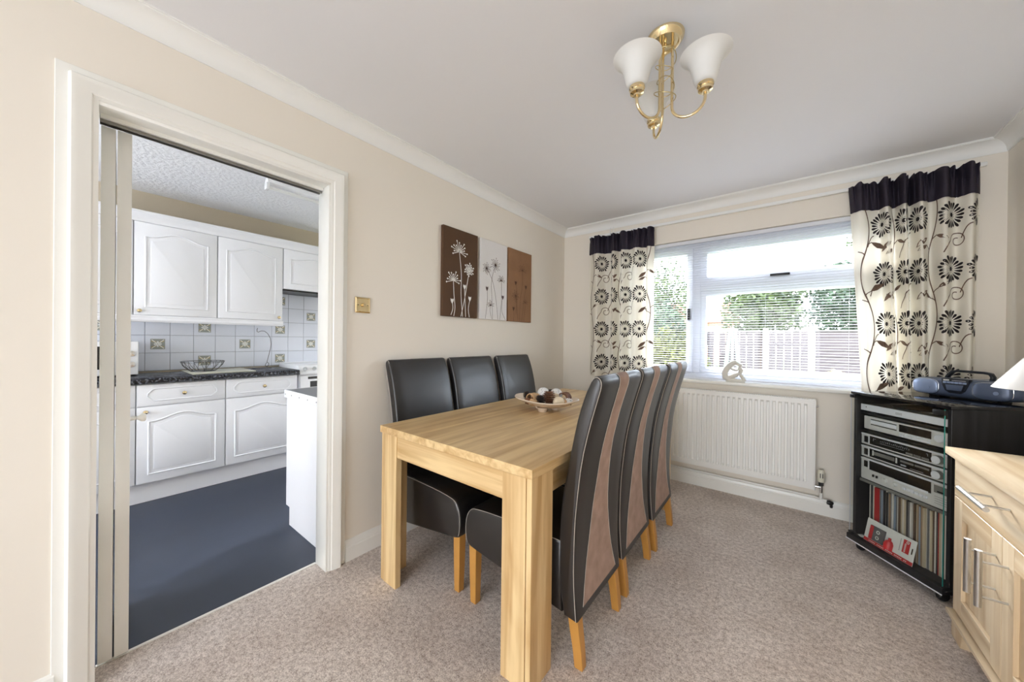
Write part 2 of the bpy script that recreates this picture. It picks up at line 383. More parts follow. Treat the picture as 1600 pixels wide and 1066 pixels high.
# ------------------------------------------------------------------ setting
def setting():
    struct('floor', box(TX, W, YR, 0, -0.12, 0), 'carpet', 'mottled beige pile carpet of the dining room', 'floor')
    struct('floor.001', box(KX, TX, KY0, KY1, -0.12, -0.002), 'vinyl', 'dark slate blue vinyl floor of the kitchen', 'floor')
    struct('ceiling', box(0, W, YR, 0, HC, HC+0.15), 'ceil', 'smooth white dining room ceiling', 'ceiling')
    struct('ceiling.001', box(KX, TX, KY0, KY1, HK, HK+0.15), 'artex', 'white textured kitchen ceiling', 'ceiling')
    m = MB(); m.box(TX, 0, YR, DY0, -0.12, 2.55).box(TX, 0, DY1, 0, -0.12, 2.55).box(TX, 0, DY0, DY1, DZ, 2.55)
    struct('wall_left', m, 'wall', 'cream painted wall with the kitchen doorway', 'wall')
    m = MB(); m.box(TX, 0.62, 0, 0.28, -0.4, 2.55).box(2.52, W+0.3, 0, 0.28, -0.4, 2.55).box(0.62, 2.52, 0, 0.28, -0.4, 0.865).box(0.62, 2.52, 0, 0.28, 2.094, 2.55)
    struct('wall_back', m, 'wall', 'cream painted wall around the garden window', 'wall')
    struct('wall_right', box(W, W+0.3, YR, 0, -0.12, 2.55), 'wall', 'cream painted wall behind the sideboard and lamp', 'wall')
    m = MB(); m.box(TX, 0.3, YR-0.28, YR, -0.12, 2.55).box(2.6, W+0.3, YR-0.28, YR, -0.12, 2.55).box(0.3, 2.6, YR-0.28, YR, 2.15, 2.55).box(0.3, 2.6, YR-0.28, YR, -0.12, 0.1)
    struct('wall_front', m, 'wall', 'cream wall with patio window at the far end of the room', 'wall')
    m = MB(); m.box(KX, -1.65, 0, 0.28, -0.4, 2.55).box(-0.55, TX, 0, 0.28, -0.4, 2.55).box(-1.65, -0.55, 0, 0.28, -0.4, 1.0).box(-1.65, -0.55, 0, 0.28, 2.0, 2.55)
    struct('wall_kitchen_garden', m, 'kwall', 'beige kitchen wall with a window to the garden', 'wall')
    m = MB(); m.box(KX, -1.9, KY0-0.2, KY0, -0.12, 2.55).box(-0.4, TX, KY0-0.2, KY0, -0.12, 2.55).box(-1.9, -0.4, KY0-0.2, KY0, 2.05, 2.55).box(-1.9, -0.4, KY0-0.2, KY0, -0.12, 0.65)
    struct('wall_kitchen_end', m, 'kwall', 'beige kitchen end wall with a window', 'wall')
    kw = struct('wall_kitchen_back', box(KX-0.2, KX, KY0, KY1, -0.12, 2.55), 'kwall', 'beige kitchen wall behind the cabinets', 'wall')
    # wall tiles
    kw2 = box(KX, KX+0.004, -3.5, -1.2, 0.92, 1.82).build('grout_bed', 'grout', kw)
    t0 = box(KX+0.004, KX+0.011, -0.0735, 0.0735, -0.0735, 0.0735).build('tile', 'tile', kw, bevel=0.002, seg=1)
    first = True; k0 = None
    decor = {(0.5, 1), (2.5, 0), (2.5, 2), (4.5, 1), (6.5, 0), (6.5, 2), (8.5, 1), (8.5, 3), (-1.5, 2), (-1.5, 0), (6.5, 4)}
    for i in range(-4, 11):
        for j in range(6):
            y = -2.823+0.15*i; z = 0.995+0.15*j
            if first: t = t0; first = False
            else: t = copy_part(t0, kw)
            t.location = (0, y, z)
            if (i+0.5, j) in decor:
                x = KX+0.0112
                if k0 is None:
                    a = box(x, x+0.0006, -0.044, 0.044, -0.044, 0.044).build('motif', 'motif_grey', t)
                    m = MB()
                    for sy in (-1, 1):
                        for sz in (-1, 1):
                            m.prism([(sy*0.006, sz*0.010), (sy*0.040, sz*0.020), (sy*0.034, sz*0.034), (sy*0.012, sz*0.024)], lambda p, q, d: (d, p, q), x+0.0006, x+0.0012)
                    b1 = m.build('motif_leaf', 'motif_tan', t); b1['kind'] = 'stuff'
                    m = MB()
                    for ang in (45, 135, 225, 315):
                        ca, sa = math.cos(math.radians(ang)), math.sin(math.radians(ang))
                        m.prism([(ca*0.004-sa*0.003, sa*0.004+ca*0.003), (ca*0.052-sa*0.003, sa*0.052+ca*0.003), (ca*0.052+sa*0.003, sa*0.052-ca*0.003), (ca*0.004+sa*0.003, sa*0.004-ca*0.003)], lambda p, q, d: (d, p, q), x+0.0006, x+0.0016)
                        ca, sa = math.cos(math.radians(ang+45)), math.sin(math.radians(ang+45))
                        m.prism([(0.002*sa, -0.002*ca), (ca*0.018-sa*0.007, sa*0.018+ca*0.007), (ca*0.026, sa*0.026), (ca*0.018+sa*0.007, sa*0.018-ca*0.007)], lambda p, q, d: (d, p, q), x+0.0006, x+0.0015)
                    b2 = m.build('motif_cross', 'motif_white', t); b2['kind'] = 'stuff'
                    k0 = (a, b1, b2)
                else:
                    for q in k0: copy_part(q, t)
    # coving
    prof = [(0.0, HC-0.074), (0.005, HC-0.074), (0.006, HC-0.066)] + [(0.068-0.060*math.cos(math.radians(t)), HC-0.068+0.058*math.sin(math.radians(t))) for t in range(0, 91, 10)] + [(0.070, HC-0.006), (0.076, HC-0.006), (0.076, HC), (0, HC)]
    def rn(f0, f1): return MB().loft([[f0(d, z) for d, z in prof], [f1(d, z) for d, z in prof]])
    struct('trim_1', rn(lambda d, z: (d, YR, z), lambda d, z: (d, -d, z)), 'coving', 'white cove cornice above the doorway wall', 'cornice', smooth=25)
    struct('trim_2', rn(lambda d, z: (d, -d, z), lambda d, z: (W-d, -d, z)), 'coving', 'white cove cornice above the window wall', 'cornice', smooth=25)
    struct('trim_3', rn(lambda d, z: (W-d, -d, z), lambda d, z: (W-d, YR, z)), 'coving', 'white cove cornice above the right-hand wall', 'cornice', smooth=25)
    # skirting
    sk = [(0, 0), (0.016, 0), (0.016, 0.072), (0.013, 0.078), (0.013, 0.086), (0.011, 0.090), (0.008, 0.104), (0.004, 0.112), (0, 0.114)]
    def sb(f0, f1): return MB().loft([[f0(d, z) for d, z in sk], [f1(d, z) for d, z in sk]])
    m = sb(lambda d, z: (d, -2.358, z), lambda d, z: (d, -d, z))
    struct('baseboard_left', m, 'gloss', 'white skirting board between doorway and corner', 'skirting')
    struct('baseboard_left.001', sb(lambda d, z: (d, YR, z), lambda d, z: (d, -3.306, z)), 'gloss', 'white skirting board left of the door frame', 'skirting')
    struct('baseboard_back', sb(lambda d, z: (d, -d, z), lambda d, z: (W-d, -d, z)), 'gloss', 'white skirting board under the radiator', 'skirting')
    struct('baseboard_right', sb(lambda d, z: (W-d, -d, z), lambda d, z: (W-d, YR, z)), 'gloss', 'white skirting board behind the sideboard', 'skirting')
    # door surround
    ar = [(0, 0), (0.0, 0.014), (0.006, 0.016), (0.012, 0.017), (0.016, 0.021), (0.022, 0.0225), (0.042, 0.027), (0.052, 0.030), (0.058, 0.030), (0.061, 0.026), (0.064, 0.010), (0.0655, 0.006), (0.090, 0.006), (0.0915, 0.004), (0.0915, 0)]
    yl, yr, zt = -3.2215, -2.4505, 2.012
    rings = [[(h, yl-w, 0) for w, h in ar], [(h, yl-w, zt+w) for w, h in ar], [(h, yr+w, zt+w) for w, h in ar], [(h, yr+w, 0) for w, h in ar]]
    struct('trim_4', MB().loft(rings), 'gloss', 'white moulded architrave around the kitchen doorway', 'architrave', smooth=30)
    d = thing('door_1', 'white folded bifold door with lining in the kitchen doorway', 'door', (-0.05, -2.84, 0), kind='structure')
    box(TX-0.002, 0.012, DY0, -3.2255, 0, 2.0).build('jamb', 'gloss', d, bevel=0.002)
    box(TX-0.002, 0.012, -2.462, DY1, 0, 2.0).build('jamb', 'gloss', d, bevel=0.002)
    box(TX-0.002, 0.012, DY0, DY1, 2.0, DZ).build('head', 'gloss', d, bevel=0.002)
    m = MB().box(-0.094, -0.089, -3.216, -2.464, 1.975, 2.0).box(-0.069, -0.064, -3.216, -2.464, 1.975, 2.0).box(-0.094, -0.064, -3.216, -2.464, 1.996, 2.0)
    m.build('track', 'alu', d)
    box(-0.062, -0.05, -3.216, -2.464, 1.985, 2.0).build('track_bead', 'gloss', d)
    for y0, y1 in ((-3.2130, -3.1775), (-3.1735, -3.1370)):
        lf = MB().prism([(-0.088, y0), (-0.088, y1), (-0.46, y1+0.021), (-0.46, y0+0.021)], lambda a, b, q: (a, b, q), 0.014, 1.972).build('door_leaf', 'gloss', d, bevel=0.0015)
    k = MB().lathe([(0.0, 0), (0.008, 0), (0.008, 0.012), (0.006, 0.018), (0.010, 0.024), (0.0155, 0.030), (0.0165, 0.036), (0.013, 0.042), (0.0, 0.044)], 16, (-0.12, -3.1352, 0.892), 'y').build('knob', 'gloss', lf, smooth=50)
    struct('trim_5', box(TX-0.008, TX+0.004, DY0+0.03, DY1-0.03, -0.002, 0.004), 'gloss', 'thin pale threshold strip where carpet meets vinyl', 'threshold')
setting()

# ------------------------------------------------------------------ windows
def windows():
    w = thing('window_1', 'white uPVC garden window with casement, top light and sill', 'window', (1.57, 0.08, 0.9), kind='structure')
    y0, y1 = 0.09, 0.16
    m = MB(); m.box(0.62, 2.52, y0, y1, 0.895, 0.945).box(0.62, 2.52, y0, y1, 2.03, 2.094).box(0.62, 0.68, y0, y1, 0.945, 2.03).box(2.46, 2.52, y0, y1, 0.945, 2.03)
    m.build('outer_frame', 'upvc', w, bevel=0.003, seg=1)
    box(1.237, 1.297, y0, y1, 0.945, 2.03).build('mullion', 'upvc', w, bevel=0.003, seg=1)
    box(1.297, 2.46, y0, y1, 1.655, 1.715).build('transom', 'upvc', w, bevel=0.003, seg=1)
    def sash(nm, x0, x1, z0, z1, t, yo):
        m = MB(); m.box(x0, x1, y0-yo, y1-0.01, z0, z0+t).box(x0, x1, y0-yo, y1-0.01, z1-t, z1).box(x0, x0+t, y0-yo, y1-0.01, z0+t, z1-t).box(x1-t, x1, y0-yo, y1-0.01, z0+t, z1-t)
        s = m.build(nm, 'upvc', w, bevel=0.004, seg=1)
        box(x0+t-0.005, x1-t+0.005, 0.115, 0.121, z0+t-0.005, z1-t+0.005).build('pane', 'pane', s)
        return s
    s1 = sash('casement', 0.68, 1.240, 0.945, 2.03, 0.05, 0.018)
    s2 = sash('top_light', 1.294, 2.463, 1.71, 2.03, 0.055, 0.018)
    s3 = sash('fixed_light', 1.297, 2.46, 0.945, 1.655, 0.045, -0.004)
    h = MB().box(1.205, 1.222, 0.03, 0.075, 1.40, 1.50); h.build('handle', 'black_plastic', s1, bevel=0.004)
    h = MB().box(1.78, 1.90, 0.03, 0.075, 1.725, 1.742); h.build('handle', 'black_plastic', s2, bevel=0.004)
    # reveal lining and sill board
    box(0.62, 2.52, -0.035, 0.09, 0.868, 0.895).build('window_sill', 'gloss', w, bevel=0.006)
    # unseen patio window behind the camera, added to let in fill light
    p = thing('window_fill', 'large patio window at the far end of the room', 'window', (1.45, YR-0.12, 0.1), kind='structure')
    m = MB(); m.box(0.3, 2.6, YR-0.16, YR-0.09, 0.1, 0.17).box(0.3, 2.6, YR-0.16, YR-0.09, 2.08, 2.15).box(0.3, 0.37, YR-0.16, YR-0.09, 0.17, 2.08).box(2.53, 2.6, YR-0.16, YR-0.09, 0.17, 2.08).box(1.41, 1.49, YR-0.16, YR-0.09, 0.17, 2.08)
    m.build('outer_frame', 'upvc', p, bevel=0.003, seg=1)
    box(0.37, 1.41, YR-0.13, YR-0.12, 0.17, 2.08).build('pane', 'pane', p); box(1.49, 2.53, YR-0.13, YR-0.12, 0.17, 2.08).build('pane', 'pane', p)
    for nm, lab, x0, x1, z0, z1, y in (('window_3', 'kitchen window facing the garden', -1.65, -0.55, 1.0, 2.0, 0.12), ('window_4', 'window in the kitchen end wall', -1.9, -0.4, 0.65, 2.05, KY0-0.1)):
        p = thing(nm, lab, 'window', ((x0+x1)/2, y, z0), kind='structure')
        m = MB(); m.box(x0, x1, y-0.03, y+0.03, z0, z0+0.06).box(x0, x1, y-0.03, y+0.03, z1-0.06, z1).box(x0, x0+0.06, y-0.03, y+0.03, z0+0.06, z1-0.06).box(x1-0.06, x1, y-0.03, y+0.03, z0+0.06, z1-0.06)
        m.build('outer_frame', 'upvc', p, bevel=0.003, seg=1)
        box(x0+0.06, x1-0.06, y-0.004, y+0.004, z0+0.06, z1-0.06).build('pane', 'pane', p)
windows()

# ------------------------------------------------------------------ venetian blind
def blind():
    b = thing('venetian_blind', 'white venetian blind with open slats hanging in the garden window', 'blind', (1.57, 0.035, 0.9))
    x0, x1, yc = 0.63, 2.51, 0.030
    box(x0, x1, yc-0.0125, yc+0.0125, 2.060, 2.090).build('headrail', 'blind', b, bevel=0.002)
    box(x0, x1, yc-0.011, yc+0.011, 0.900, 0.912).build('bottom_rail', 'blind', b, bevel=0.003)
    prof = []
    for k in range(5):
        t = -1+k*0.5; prof.append((t*0.0125, 0.0018*(1-t*t)))
    prof += [(p, q-0.0005) for p, q in prof[::-1]]
    s0 = MB().prism(prof, lambda a, c, d: (d, a, c), -(x1-x0)/2, (x1-x0)/2).build('slat', 'blind', None, smooth=40)
    n = 57
    for i in range(n):
        s = s0 if i == 0 else s0.copy()
        if i: C.objects.link(s)
        s.parent = b
        s.location = (0, yc-0.035, 0.925-0.9+i*0.0199); s.rotation_euler = (math.radians(2.5), 0, 0)
    for x in (0.80, 1.262, 1.755, 2.22):
        MB().tube([(x, yc-0.014, 0.91), (x, yc-0.014, 2.06)], 0.0009, 5).build('ladder_cord', 'blind', b)
    MB().tube([(2.30, yc-0.02, 1.25), (2.295, yc-0.02, 2.06)], 0.003, 6).build('tilt_wand', 'blind', b)
blind()

# ------------------------------------------------------------------ curtains
def curtain(name, label, x0, x1, zb, zt, hz, folds, lean, seed, shift, smin=-1.0, lean_r=0.0, extra=()):
    """folds: list of (t, y) control points across the width; cloth print follows the arc length"""
    N = 240
    def cat(t):
        for i in range(len(folds)-1):
            if t <= folds[i+1][0]:
                a, b2 = folds[i], folds[i+1]; u = (t-a[0])/(b2[0]-a[0]); u = 0.5-0.5*math.cos(PI*u)
                return a[1]+(b2[1]-a[1])*u
        return folds[-1][1]
    pts = [(x0+(x1-x0)*k/N, cat(k/N)) for k in range(N+1)]
    arcl = [0]
    for k in range(N): arcl.append(arcl[-1]+math.dist(pts[k], pts[k+1]))
    L = arcl[-1]
    import bisect
    def P(s, z, off=0.0):
        s = min(max(s, 0), L); k = min(max(bisect.bisect_right(arcl, s)-1, 0), N-1)
        u = (s-arcl[k])/max(arcl[k+1]-arcl[k], 1e-9)
        x = pts[k][0]+(pts[k+1][0]-pts[k][0])*u; y = pts[k][1]+(pts[k+1][1]-pts[k][1])*u
        tx, ty = pts[k+1][0]-pts[k][0], pts[k+1][1]-pts[k][1]; ln = math.hypot(tx, ty)
        nx, ny = ty/ln, -tx/ln
        f = (zt-z)/(zt-zb); w = s/L
        amp = 0.9+0.45*f
        x += (lean*(1-w)+lean_r*w)*f
        y = -0.075+(y+0.075)*amp
        return (x+nx*off, y+ny*off, z)
    c = thing(name, label, 'curtain', ((x0+x1)/2, -0.09, zb), group='patterned curtains at the garden window')
    M = 150; zs = [zb+(hz-zb)*k/14 for k in range(15)]
    m = MB(); fs = []
    vs = [P(L*i/M, z) for z in zs for i in range(M+1)]
    for j in range(len(zs)-1):
        for i in range(M): fs.append((j*(M+1)+i, j*(M+1)+i+1, (j+1)*(M+1)+i+1, (j+1)*(M+1)+i))
    m.add(vs, fs); m.build('fabric', 'fabric', c, smooth=80)
    # gathered dark header
    rg = random.Random(seed); M2 = 260; zs = [hz-0.003, hz+0.02, hz+0.05, hz+0.09, hz+0.12, zt-0.035, zt-0.02, zt-0.012, zt]
    m = MB(); vs = []; fs = []
    ph = [rg.uniform(0, 6) for _ in range(4)]
    for z in zs:
        f = (z-hz)/(zt-hz); g = 0.005+0.020*max(0, f-0.2)*(0.7 if z > zt-0.015 else 1.0)
        pinch = 0.004 if abs(z-(zt-0.028)) < 0.012 else 0
        for i in range(M2+1):
            s = L*i/M2; p = P(s, z, 0.004)
            wv = math.sin(s*115+ph[0]+1.8*math.sin(s*23+ph[1]))*g
            zz = z+(0.007*math.sin(s*57+ph[2]+1.8*math.sin(s*17+ph[1]))*f*f if z == zs[-1] else 0)
            vs.append((p[0], p[1]+wv+pinch, zz))
    for j in range(len(zs)-1):
        for i in range(M2): fs.append((j*(M2+1)+i, j*(M2+1)+i+1, (j+1)*(M2+1)+i+1, (j+1)*(M2+1)+i))
    m.add(vs, fs); m.build('header_band', 'header', c, smooth=80)
    # printed pattern
    blk, brn = MB(), MB()
    def inside(s, z): return -0.005 < s < L+0.005 and zb-0.002 < z < hz+0.002
    def blob(mb, poly):
        cs = sum(p[0] for p in poly)/len(poly); cz = sum(p[1] for p in poly)/len(poly)
        if not all(inside(*p) for p in poly): return
        mb.add([P(cs, cz, 0.0022)]+[P(a, b2, 0.0022) for a, b2 in poly], [(0, i+1, (i+1) % len(poly)+1) for i in range(len(poly))])
    def strip(mb, path, w):
        for i in range(len(path)-1):
            (a, b2), (c2, d) = path[i], path[i+1]
            dx, dz = c2-a, d-b2; l = math.hypot(dx, dz) or 1
            ox, oz = -dz/l*w/2, dx/l*w/2
            q = [(a-ox, b2-oz), (c2-ox, d-oz), (c2+ox, d+oz), (a+ox, b2+oz)]
            if all(inside(*p) for p in q): mb.add([P(p[0], p[1], 0.0022) for p in q], [(0, 1, 2, 3)])
    def flower(s, z, r, rot):
        blob(blk, [(s+0.014*math.cos(t), z+0.014*math.sin(t)) for t in [2*PI*k/10 for k in range(10)]])
        for k in range(11):
            t = 2*PI*k/11+0.2; blob(blk, [(s+math.cos(t)*0.021+0.0026*math.cos(q), z+math.sin(t)*0.021+0.0026*math.sin(q)) for q in [0, 1.57, 3.14, 4.71]])
        n = 20
        for k in range(n):
            t = 2*PI*k/n+rot; rr = r*(0.95+0.08*math.sin(k*2.3)); a, b2 = math.cos(t), math.sin(t)
            w = 0.0076; r0 = 0.031
            prof = [(r0, 0), (r0+(rr-r0)*0.35, 0.55*w), (r0+(rr-r0)*0.72, w), (rr-0.004, 0.75*w), (rr, 0), (rr-0.004, -0.75*w), (r0+(rr-r0)*0.72, -w), (r0+(rr-r0)*0.35, -0.55*w)]
            blob(blk, [(s+a*p-b2*q, z+b2*p+a*q) for p, q in prof])
    def leaf(s, z, ang, ln):
        a, b2 = math.cos(ang), math.sin(ang); w = ln*0.17
        prof = [(0, 0), (0.25*ln, 0.75*w), (0.5*ln, w), (0.78*ln, 0.6*w), (ln, 0), (0.75*ln, -0.55*w), (0.45*ln, -0.8*w), (0.2*ln, -0.5*w)]
        blob(brn, [(s+a*p-b2*q, z+b2*p+a*q) for p, q in prof])
    def curl(s, z, dx, sc=1.0):
        c0, c1 = s+dx*0.035*sc, z
        path = [(c0-dx*(0.095-0.02*u)*sc, c1-0.075*sc+0.055*u*sc) for u in (0.0, 0.5)]
        for k in range(30):
            t = k/29; ang = PI-t*PI*2.6; r = (0.052-0.038*t)*sc
            path.append((c0+dx*r*math.cos(ang), c1+r*math.sin(ang)))
        strip(brn, path, 0.0055)
    rep, row = 0.40, 0.318
    def vine(sv, k, ls):
        path = []; zz = hz
        while zz > zb:
            path.append((sv+0.030*math.sin((hz-zz)/(2*row)*2*PI+k), zz)); zz -= 0.02
        strip(brn, path, 0.007)
        for j in range(6):
            for sg, dz in ((1, 0.025), (-1, -0.030)):
                z = hz-0.105-row*(j-0.5)+dz; sx = sv+0.030*math.sin((hz-z)/(2*row)*2*PI+k)
                tip = [(sx+sg*0.035*u, z+0.028*math.sqrt(u)) for u in [q/6 for q in range(7)]]
                strip(brn, tip, 0.0055); leaf(tip[-1][0]-sg*0.006, tip[-1][1], (0.45 if sg > 0 else PI-0.45)-(0.9*sg if j % 2 else 0), ls)
    k = -2
    while shift+k*rep < L+0.4:
        for qi, dq in enumerate((0.0, 0.174)):
            sf = shift+k*rep+dq
            if sf < smin: continue
            for j in range(5):
                z = hz-0.105-row*j
                flower(sf, z, 0.082, 0.1*j)
                if qi == 0: curl(sf+0.01, z-0.150, 1, 0.95)
                else: strip(brn, [(sf-0.06-0.05*u, z-0.065-0.075*u*u) for u in [q/8 for q in range(9)]], 0.006); leaf(sf-0.015, z-0.172, 0.6, 0.10)
        vine(shift+k*rep-0.113, k, 0.075)
        k += 1
    for e in extra: vine(e, 0.4, 0.115)
    for mb, nm, mt in ((blk, 'flower_print', 'print_black'), (brn, 'vine_print', 'print_brown')):
        o = mb.build(nm, mt, c); o['kind'] = 'stuff'
    return c
curtain('curtain', 'narrow cream curtain with flower print and dark header, left of the window', 0.325, 0.950, 0.875, 2.238, 2.068,
        [(0, -0.075), (0.16, -0.125), (0.27, -0.05), (0.34, -0.045), (0.42, -0.125), (0.50, -0.055), (0.56, -0.125), (0.66, -0.07), (0.76, -0.12), (0.88, -0.055), (0.93, -0.10), (1.0, -0.06)], 0.012, 3, 0.17)
curtain('curtain', 'wider cream curtain with flower print and dark header, behind the portable stereo', 2.200, 2.745, 0.885, 2.258, 2.080,
        [(0, -0.07), (0.08, -0.115), (0.24, -0.06), (0.30, -0.125), (0.37, -0.045), (0.44, -0.13), (0.50, -0.04), (0.57, -0.12), (0.66, -0.06), (0.74, -0.125), (0.84, -0.07), (0.93, -0.12), (1.0, -0.07)], 0.075, 5, 0.425, smin=0.12, lean_r=-0.015, extra=(0.075,))
def rail():
    r = thing('curtain_rail', 'white curtain rail running above the garden window', 'rail', (1.57, -0.06, 2.25))
    MB().box(0.30, 2.78, -0.034, -0.012, 2.248, 2.270).build('track', 'coving', r, bevel=0.002)
    for x in (0.56, 1.2, 1.9, 2.6):
        box(x-0.008, x+0.008, -0.0119, -0.0005, 2.245, 2.275).build('bracket', 'coving', r, bevel=0.002)
    for x in (0.545, 0.575):
        MB().tube([(x, -0.064, 2.235), (x, -0.085, 2.25), (x, -0.085, 2.30)], 0.004, 6).build('hook', 'coving', r)
rail()

# ------------------------------------------------------------------ radiator
def radiator():
    r = thing('radiator', 'white panel radiator with vertical flutes under the window', 'radiator', (1.45, -0.07, 0.19))
    x0, x1, z0, z1, yf = 0.86, 2.045, 0.195, 0.815, -0.100
    n = 32; pitch = (x1-x0-0.05)/n
    prof = [(x0, yf)]
    for i in range(n):
        a = x0+0.025+pitch*i
        prof += [(a, yf), (a+pitch*0.10, yf+0.013), (a+pitch*0.42, yf+0.013), (a+pitch*0.52, yf)]
    prof += [(x1, yf)]
    zz = [(z0, 0), (z0+0.045, 0), (z0+0.06, 1), (z1-0.045, 1), (z1-0.03, 0), (z1, 0)]
    m = MB(); vs = []; fs = []
    for z, k in zz:
        for a, y in prof: vs.append((a, yf+(y-yf)*k, z))
    w = len(prof)
    for j in range(len(zz)-1):
        for i in range(w-1): fs.append((j*w+i, j*w+i+1, (j+1)*w+i+1, (j+1)*w+i))
    m.add(vs, fs); m.build('panel', 'rad', r, smooth=25)
    m = MB().box(x0-0.004, x0+0.006, yf-0.002, -0.035, z0-0.004, z1+0.003); m.build('side_cover', 'rad', r, bevel=0.002)
    m = MB().box(x1-0.006, x1+0.004, yf-0.002, -0.035, z0-0.004, z1+0.003); m.build('side_cover', 'rad', r, bevel=0.002)
    box(x0+0.006, x1-0.006, yf+0.016, -0.036, z0, z1-0.012).build('water_panel', 'rad', r)
    g = MB().box(x0, x1, yf-0.001, yf+0.009, z1-0.004, z1+0.004).box(x0, x1, -0.045, -0.036, z1-0.004, z1+0.004)
    k = 0
    a = x0+0.02
    while a < x1-0.02:
        g.box(a, a+0.006, yf+0.009, -0.045, z1-0.002, z1+0.003); a += 0.014
    o = g.build('top_grille', 'rad', r); o['kind'] = 'stuff'
    MB().lathe([(0.006, 0), (0.006, 0.014), (0.003, 0.016)], 8, (x1+0.002, -0.07, z1-0.045), 'x').build('bleed_plug', 'chrome', r)
    for x in (x0+0.25, x1-0.25):
        box(x-0.02, x+0.02, -0.0362, -0.002, z0+0.1, z1-0.1).build('bracket', 'rad', r)
    v = thing('radiator_valve', 'cream thermostatic valve at the lower right of the radiator', 'valve', (2.082, -0.068, 0.12))
    MB().lathe([(0.0, 0.335), (0.012, 0.334), (0.018, 0.328), (0.0205, 0.315), (0.0215, 0.285), (0.021, 0.258), (0.018, 0.250), (0.0, 0.250)][::-1], 18, (2.082, -0.068, 0)).build('valve_head', 'plastic_cream', v, smooth=40)
    for dx in (-0.006, 0.006):
        box(2.082+dx-0.002, 2.082+dx+0.002, -0.0915, -0.0865, 0.282, 0.312).build('marking', 'black_plastic', v)
    MB().lathe([(0.014, 0.225), (0.014, 0.25)], 6, (2.082, -0.068, 0)).build('collar', 'black_plastic', v)
    m = MB().lathe([(0.009, 0.175), (0.009, 0.228)], 10, (2.082, -0.068, 0)); m.tube([(2.082, -0.068, 0.212), (2.050, -0.068, 0.212)], 0.009, 10); m.build('valve_body', 'chrome', v, smooth=40)
    p = thing('heating_pipe', 'white heating pipe running along the top of the skirting', 'pipe', (1.5, -0.03, 0.12))
    MB().tube([(2.082, -0.068, 0.18), (2.082, -0.068, 0.145), (2.078, -0.062, 0.132), (2.066, -0.05, 0.128), (2.05, -0.030, 0.126), (1.6, -0.028, 0.126), (0.9, -0.028, 0.126)], 0.0085, 10).build('pipe_run', 'rad', p, smooth=50)
    MB().tube([(2.066, -0.052, 0.128), (2.10, -0.062, 0.124), (2.115, -0.066, 0.122)], 0.0085, 10).build('tee', 'rad', p, smooth=50)
    MB().lathe([(0, 0), (0.013, 0.004), (0.017, 0.02), (0.010, 0.036), (0.0, 0.040)], 10, (2.108, -0.066, 0.118), 'x').build('drain_cock', 'black_plastic', p, smooth=50)
    MB().lathe([(0.007, 0), (0.009, 0.01), (0.006, 0.03), (0, 0.032)], 8, (2.135, -0.066, 0.085)).build('drain_nozzle', 'black_plastic', p, smooth=50)
radiator()

# ------------------------------------------------------------------ dining table (local frame, rotated a touch)
def table():
    t = thing('dining_table', 'light oak dining table with chunky square legs', 'table', (0.2634, -2.3142, 0), world=False, rot=(0, 0, -0.0091))
    LX, LY, H = 0.9363, 1.818, 0.7746
    box(0, LX, 0, LY, H-0.034, H).build('tabletop', 'oak_y', t, bevel=0.0012, seg=1)
    o, lx, ly, ta = 0.006, 0.129, 0.137, 0.03
    for sx in (0, 1):
        for sy in (0, 1):
            def fx(a): return o+a if sx == 0 else LX-o-a
            def fy(a): return o+a if sy == 0 else LY-o-a
            poly = [(0, 0), (lx, 0), (lx, ta), (ta, ta), (ta, ly), (0, ly)]
            lg = MB().prism([(fx(a), fy(b)) for a, b in ((0.024, 0.0), (lx, 0), (lx, ta), (0.024, ta))], lambda a, b, d: (a, b, d), 0, H-0.0342).build('leg', 'oak_z', t, bevel=0.001, seg=1)
            MB().prism([(fx(a), fy(b)) for a, b in ((0.0, 0.002), (0.0215, 0.002), (0.0215, ly), (0, ly))], lambda a, b, d: (a, b, d), 0, H-0.0342).build('leg_side_board', 'oak_z', lg, bevel=0.001, seg=1)
    zt, zb = H-0.034, H-0.034-0.105
    for y0, y1 in ((0.010, 0.030), (LY-0.030, LY-0.010)):
        box(o+lx+0.0005, LX-o-lx-0.0005, y0, y1, zb, zt-0.0003).build('apron', 'oak_x', t, bevel=0.001, seg=1)
    for x0, x1 in ((0.030, 0.050), (LX-0.050, LX-0.030)):
        box(x0, x1, o+ly+0.0005, LY-o-ly-0.0005, zb, zt-0.0003).build('apron', 'oak_y', t, bevel=0.001, seg=1)
table()

# ------------------------------------------------------------------ chairs (local: +X forward, origin under the rear feet)
REAR = [(0.006, .180), (0.016, .300), (.018, .382), (.015, .529), (.007, .629), (-.010, .774), (-.041, .907), (-.068, 1.0), (-.083, 1.050), (-.081, 1.072), (-.074, 1.082), (-.063, 1.087)]
FRONT = [(-.050, 1.084), (-.041, 1.072), (-.036, 1.060), (-.018, 1.022), (.009, .941), (.033, .832), (.050, .733), (.071, .637), (.079, .546), (.083, .460), (.083, .300), (.060, .186)]
SEAT = [(.070, .190), (.30, .225), (.48, .254), (.552, .266), (.565, .285), (.572, .32), (.572, .36), (.567, .395), (.555, .423), (.536, .443), (.51, .452), (.40, .460), (.25, .462), (.070, .462)]
def smooth_poly(p, it=1):
    for _ in range(it):
        q = []
        for i in range(len(p)-1):
            a, b = p[i], p[i+1]
            q += [(a[0]*.75+b[0]*.25, a[1]*.75+b[1]*.25), (a[0]*.25+b[0]*.75, a[1]*.25+b[1]*.75)]
        p = [p[0]]+q+[p[-1]]
    return p
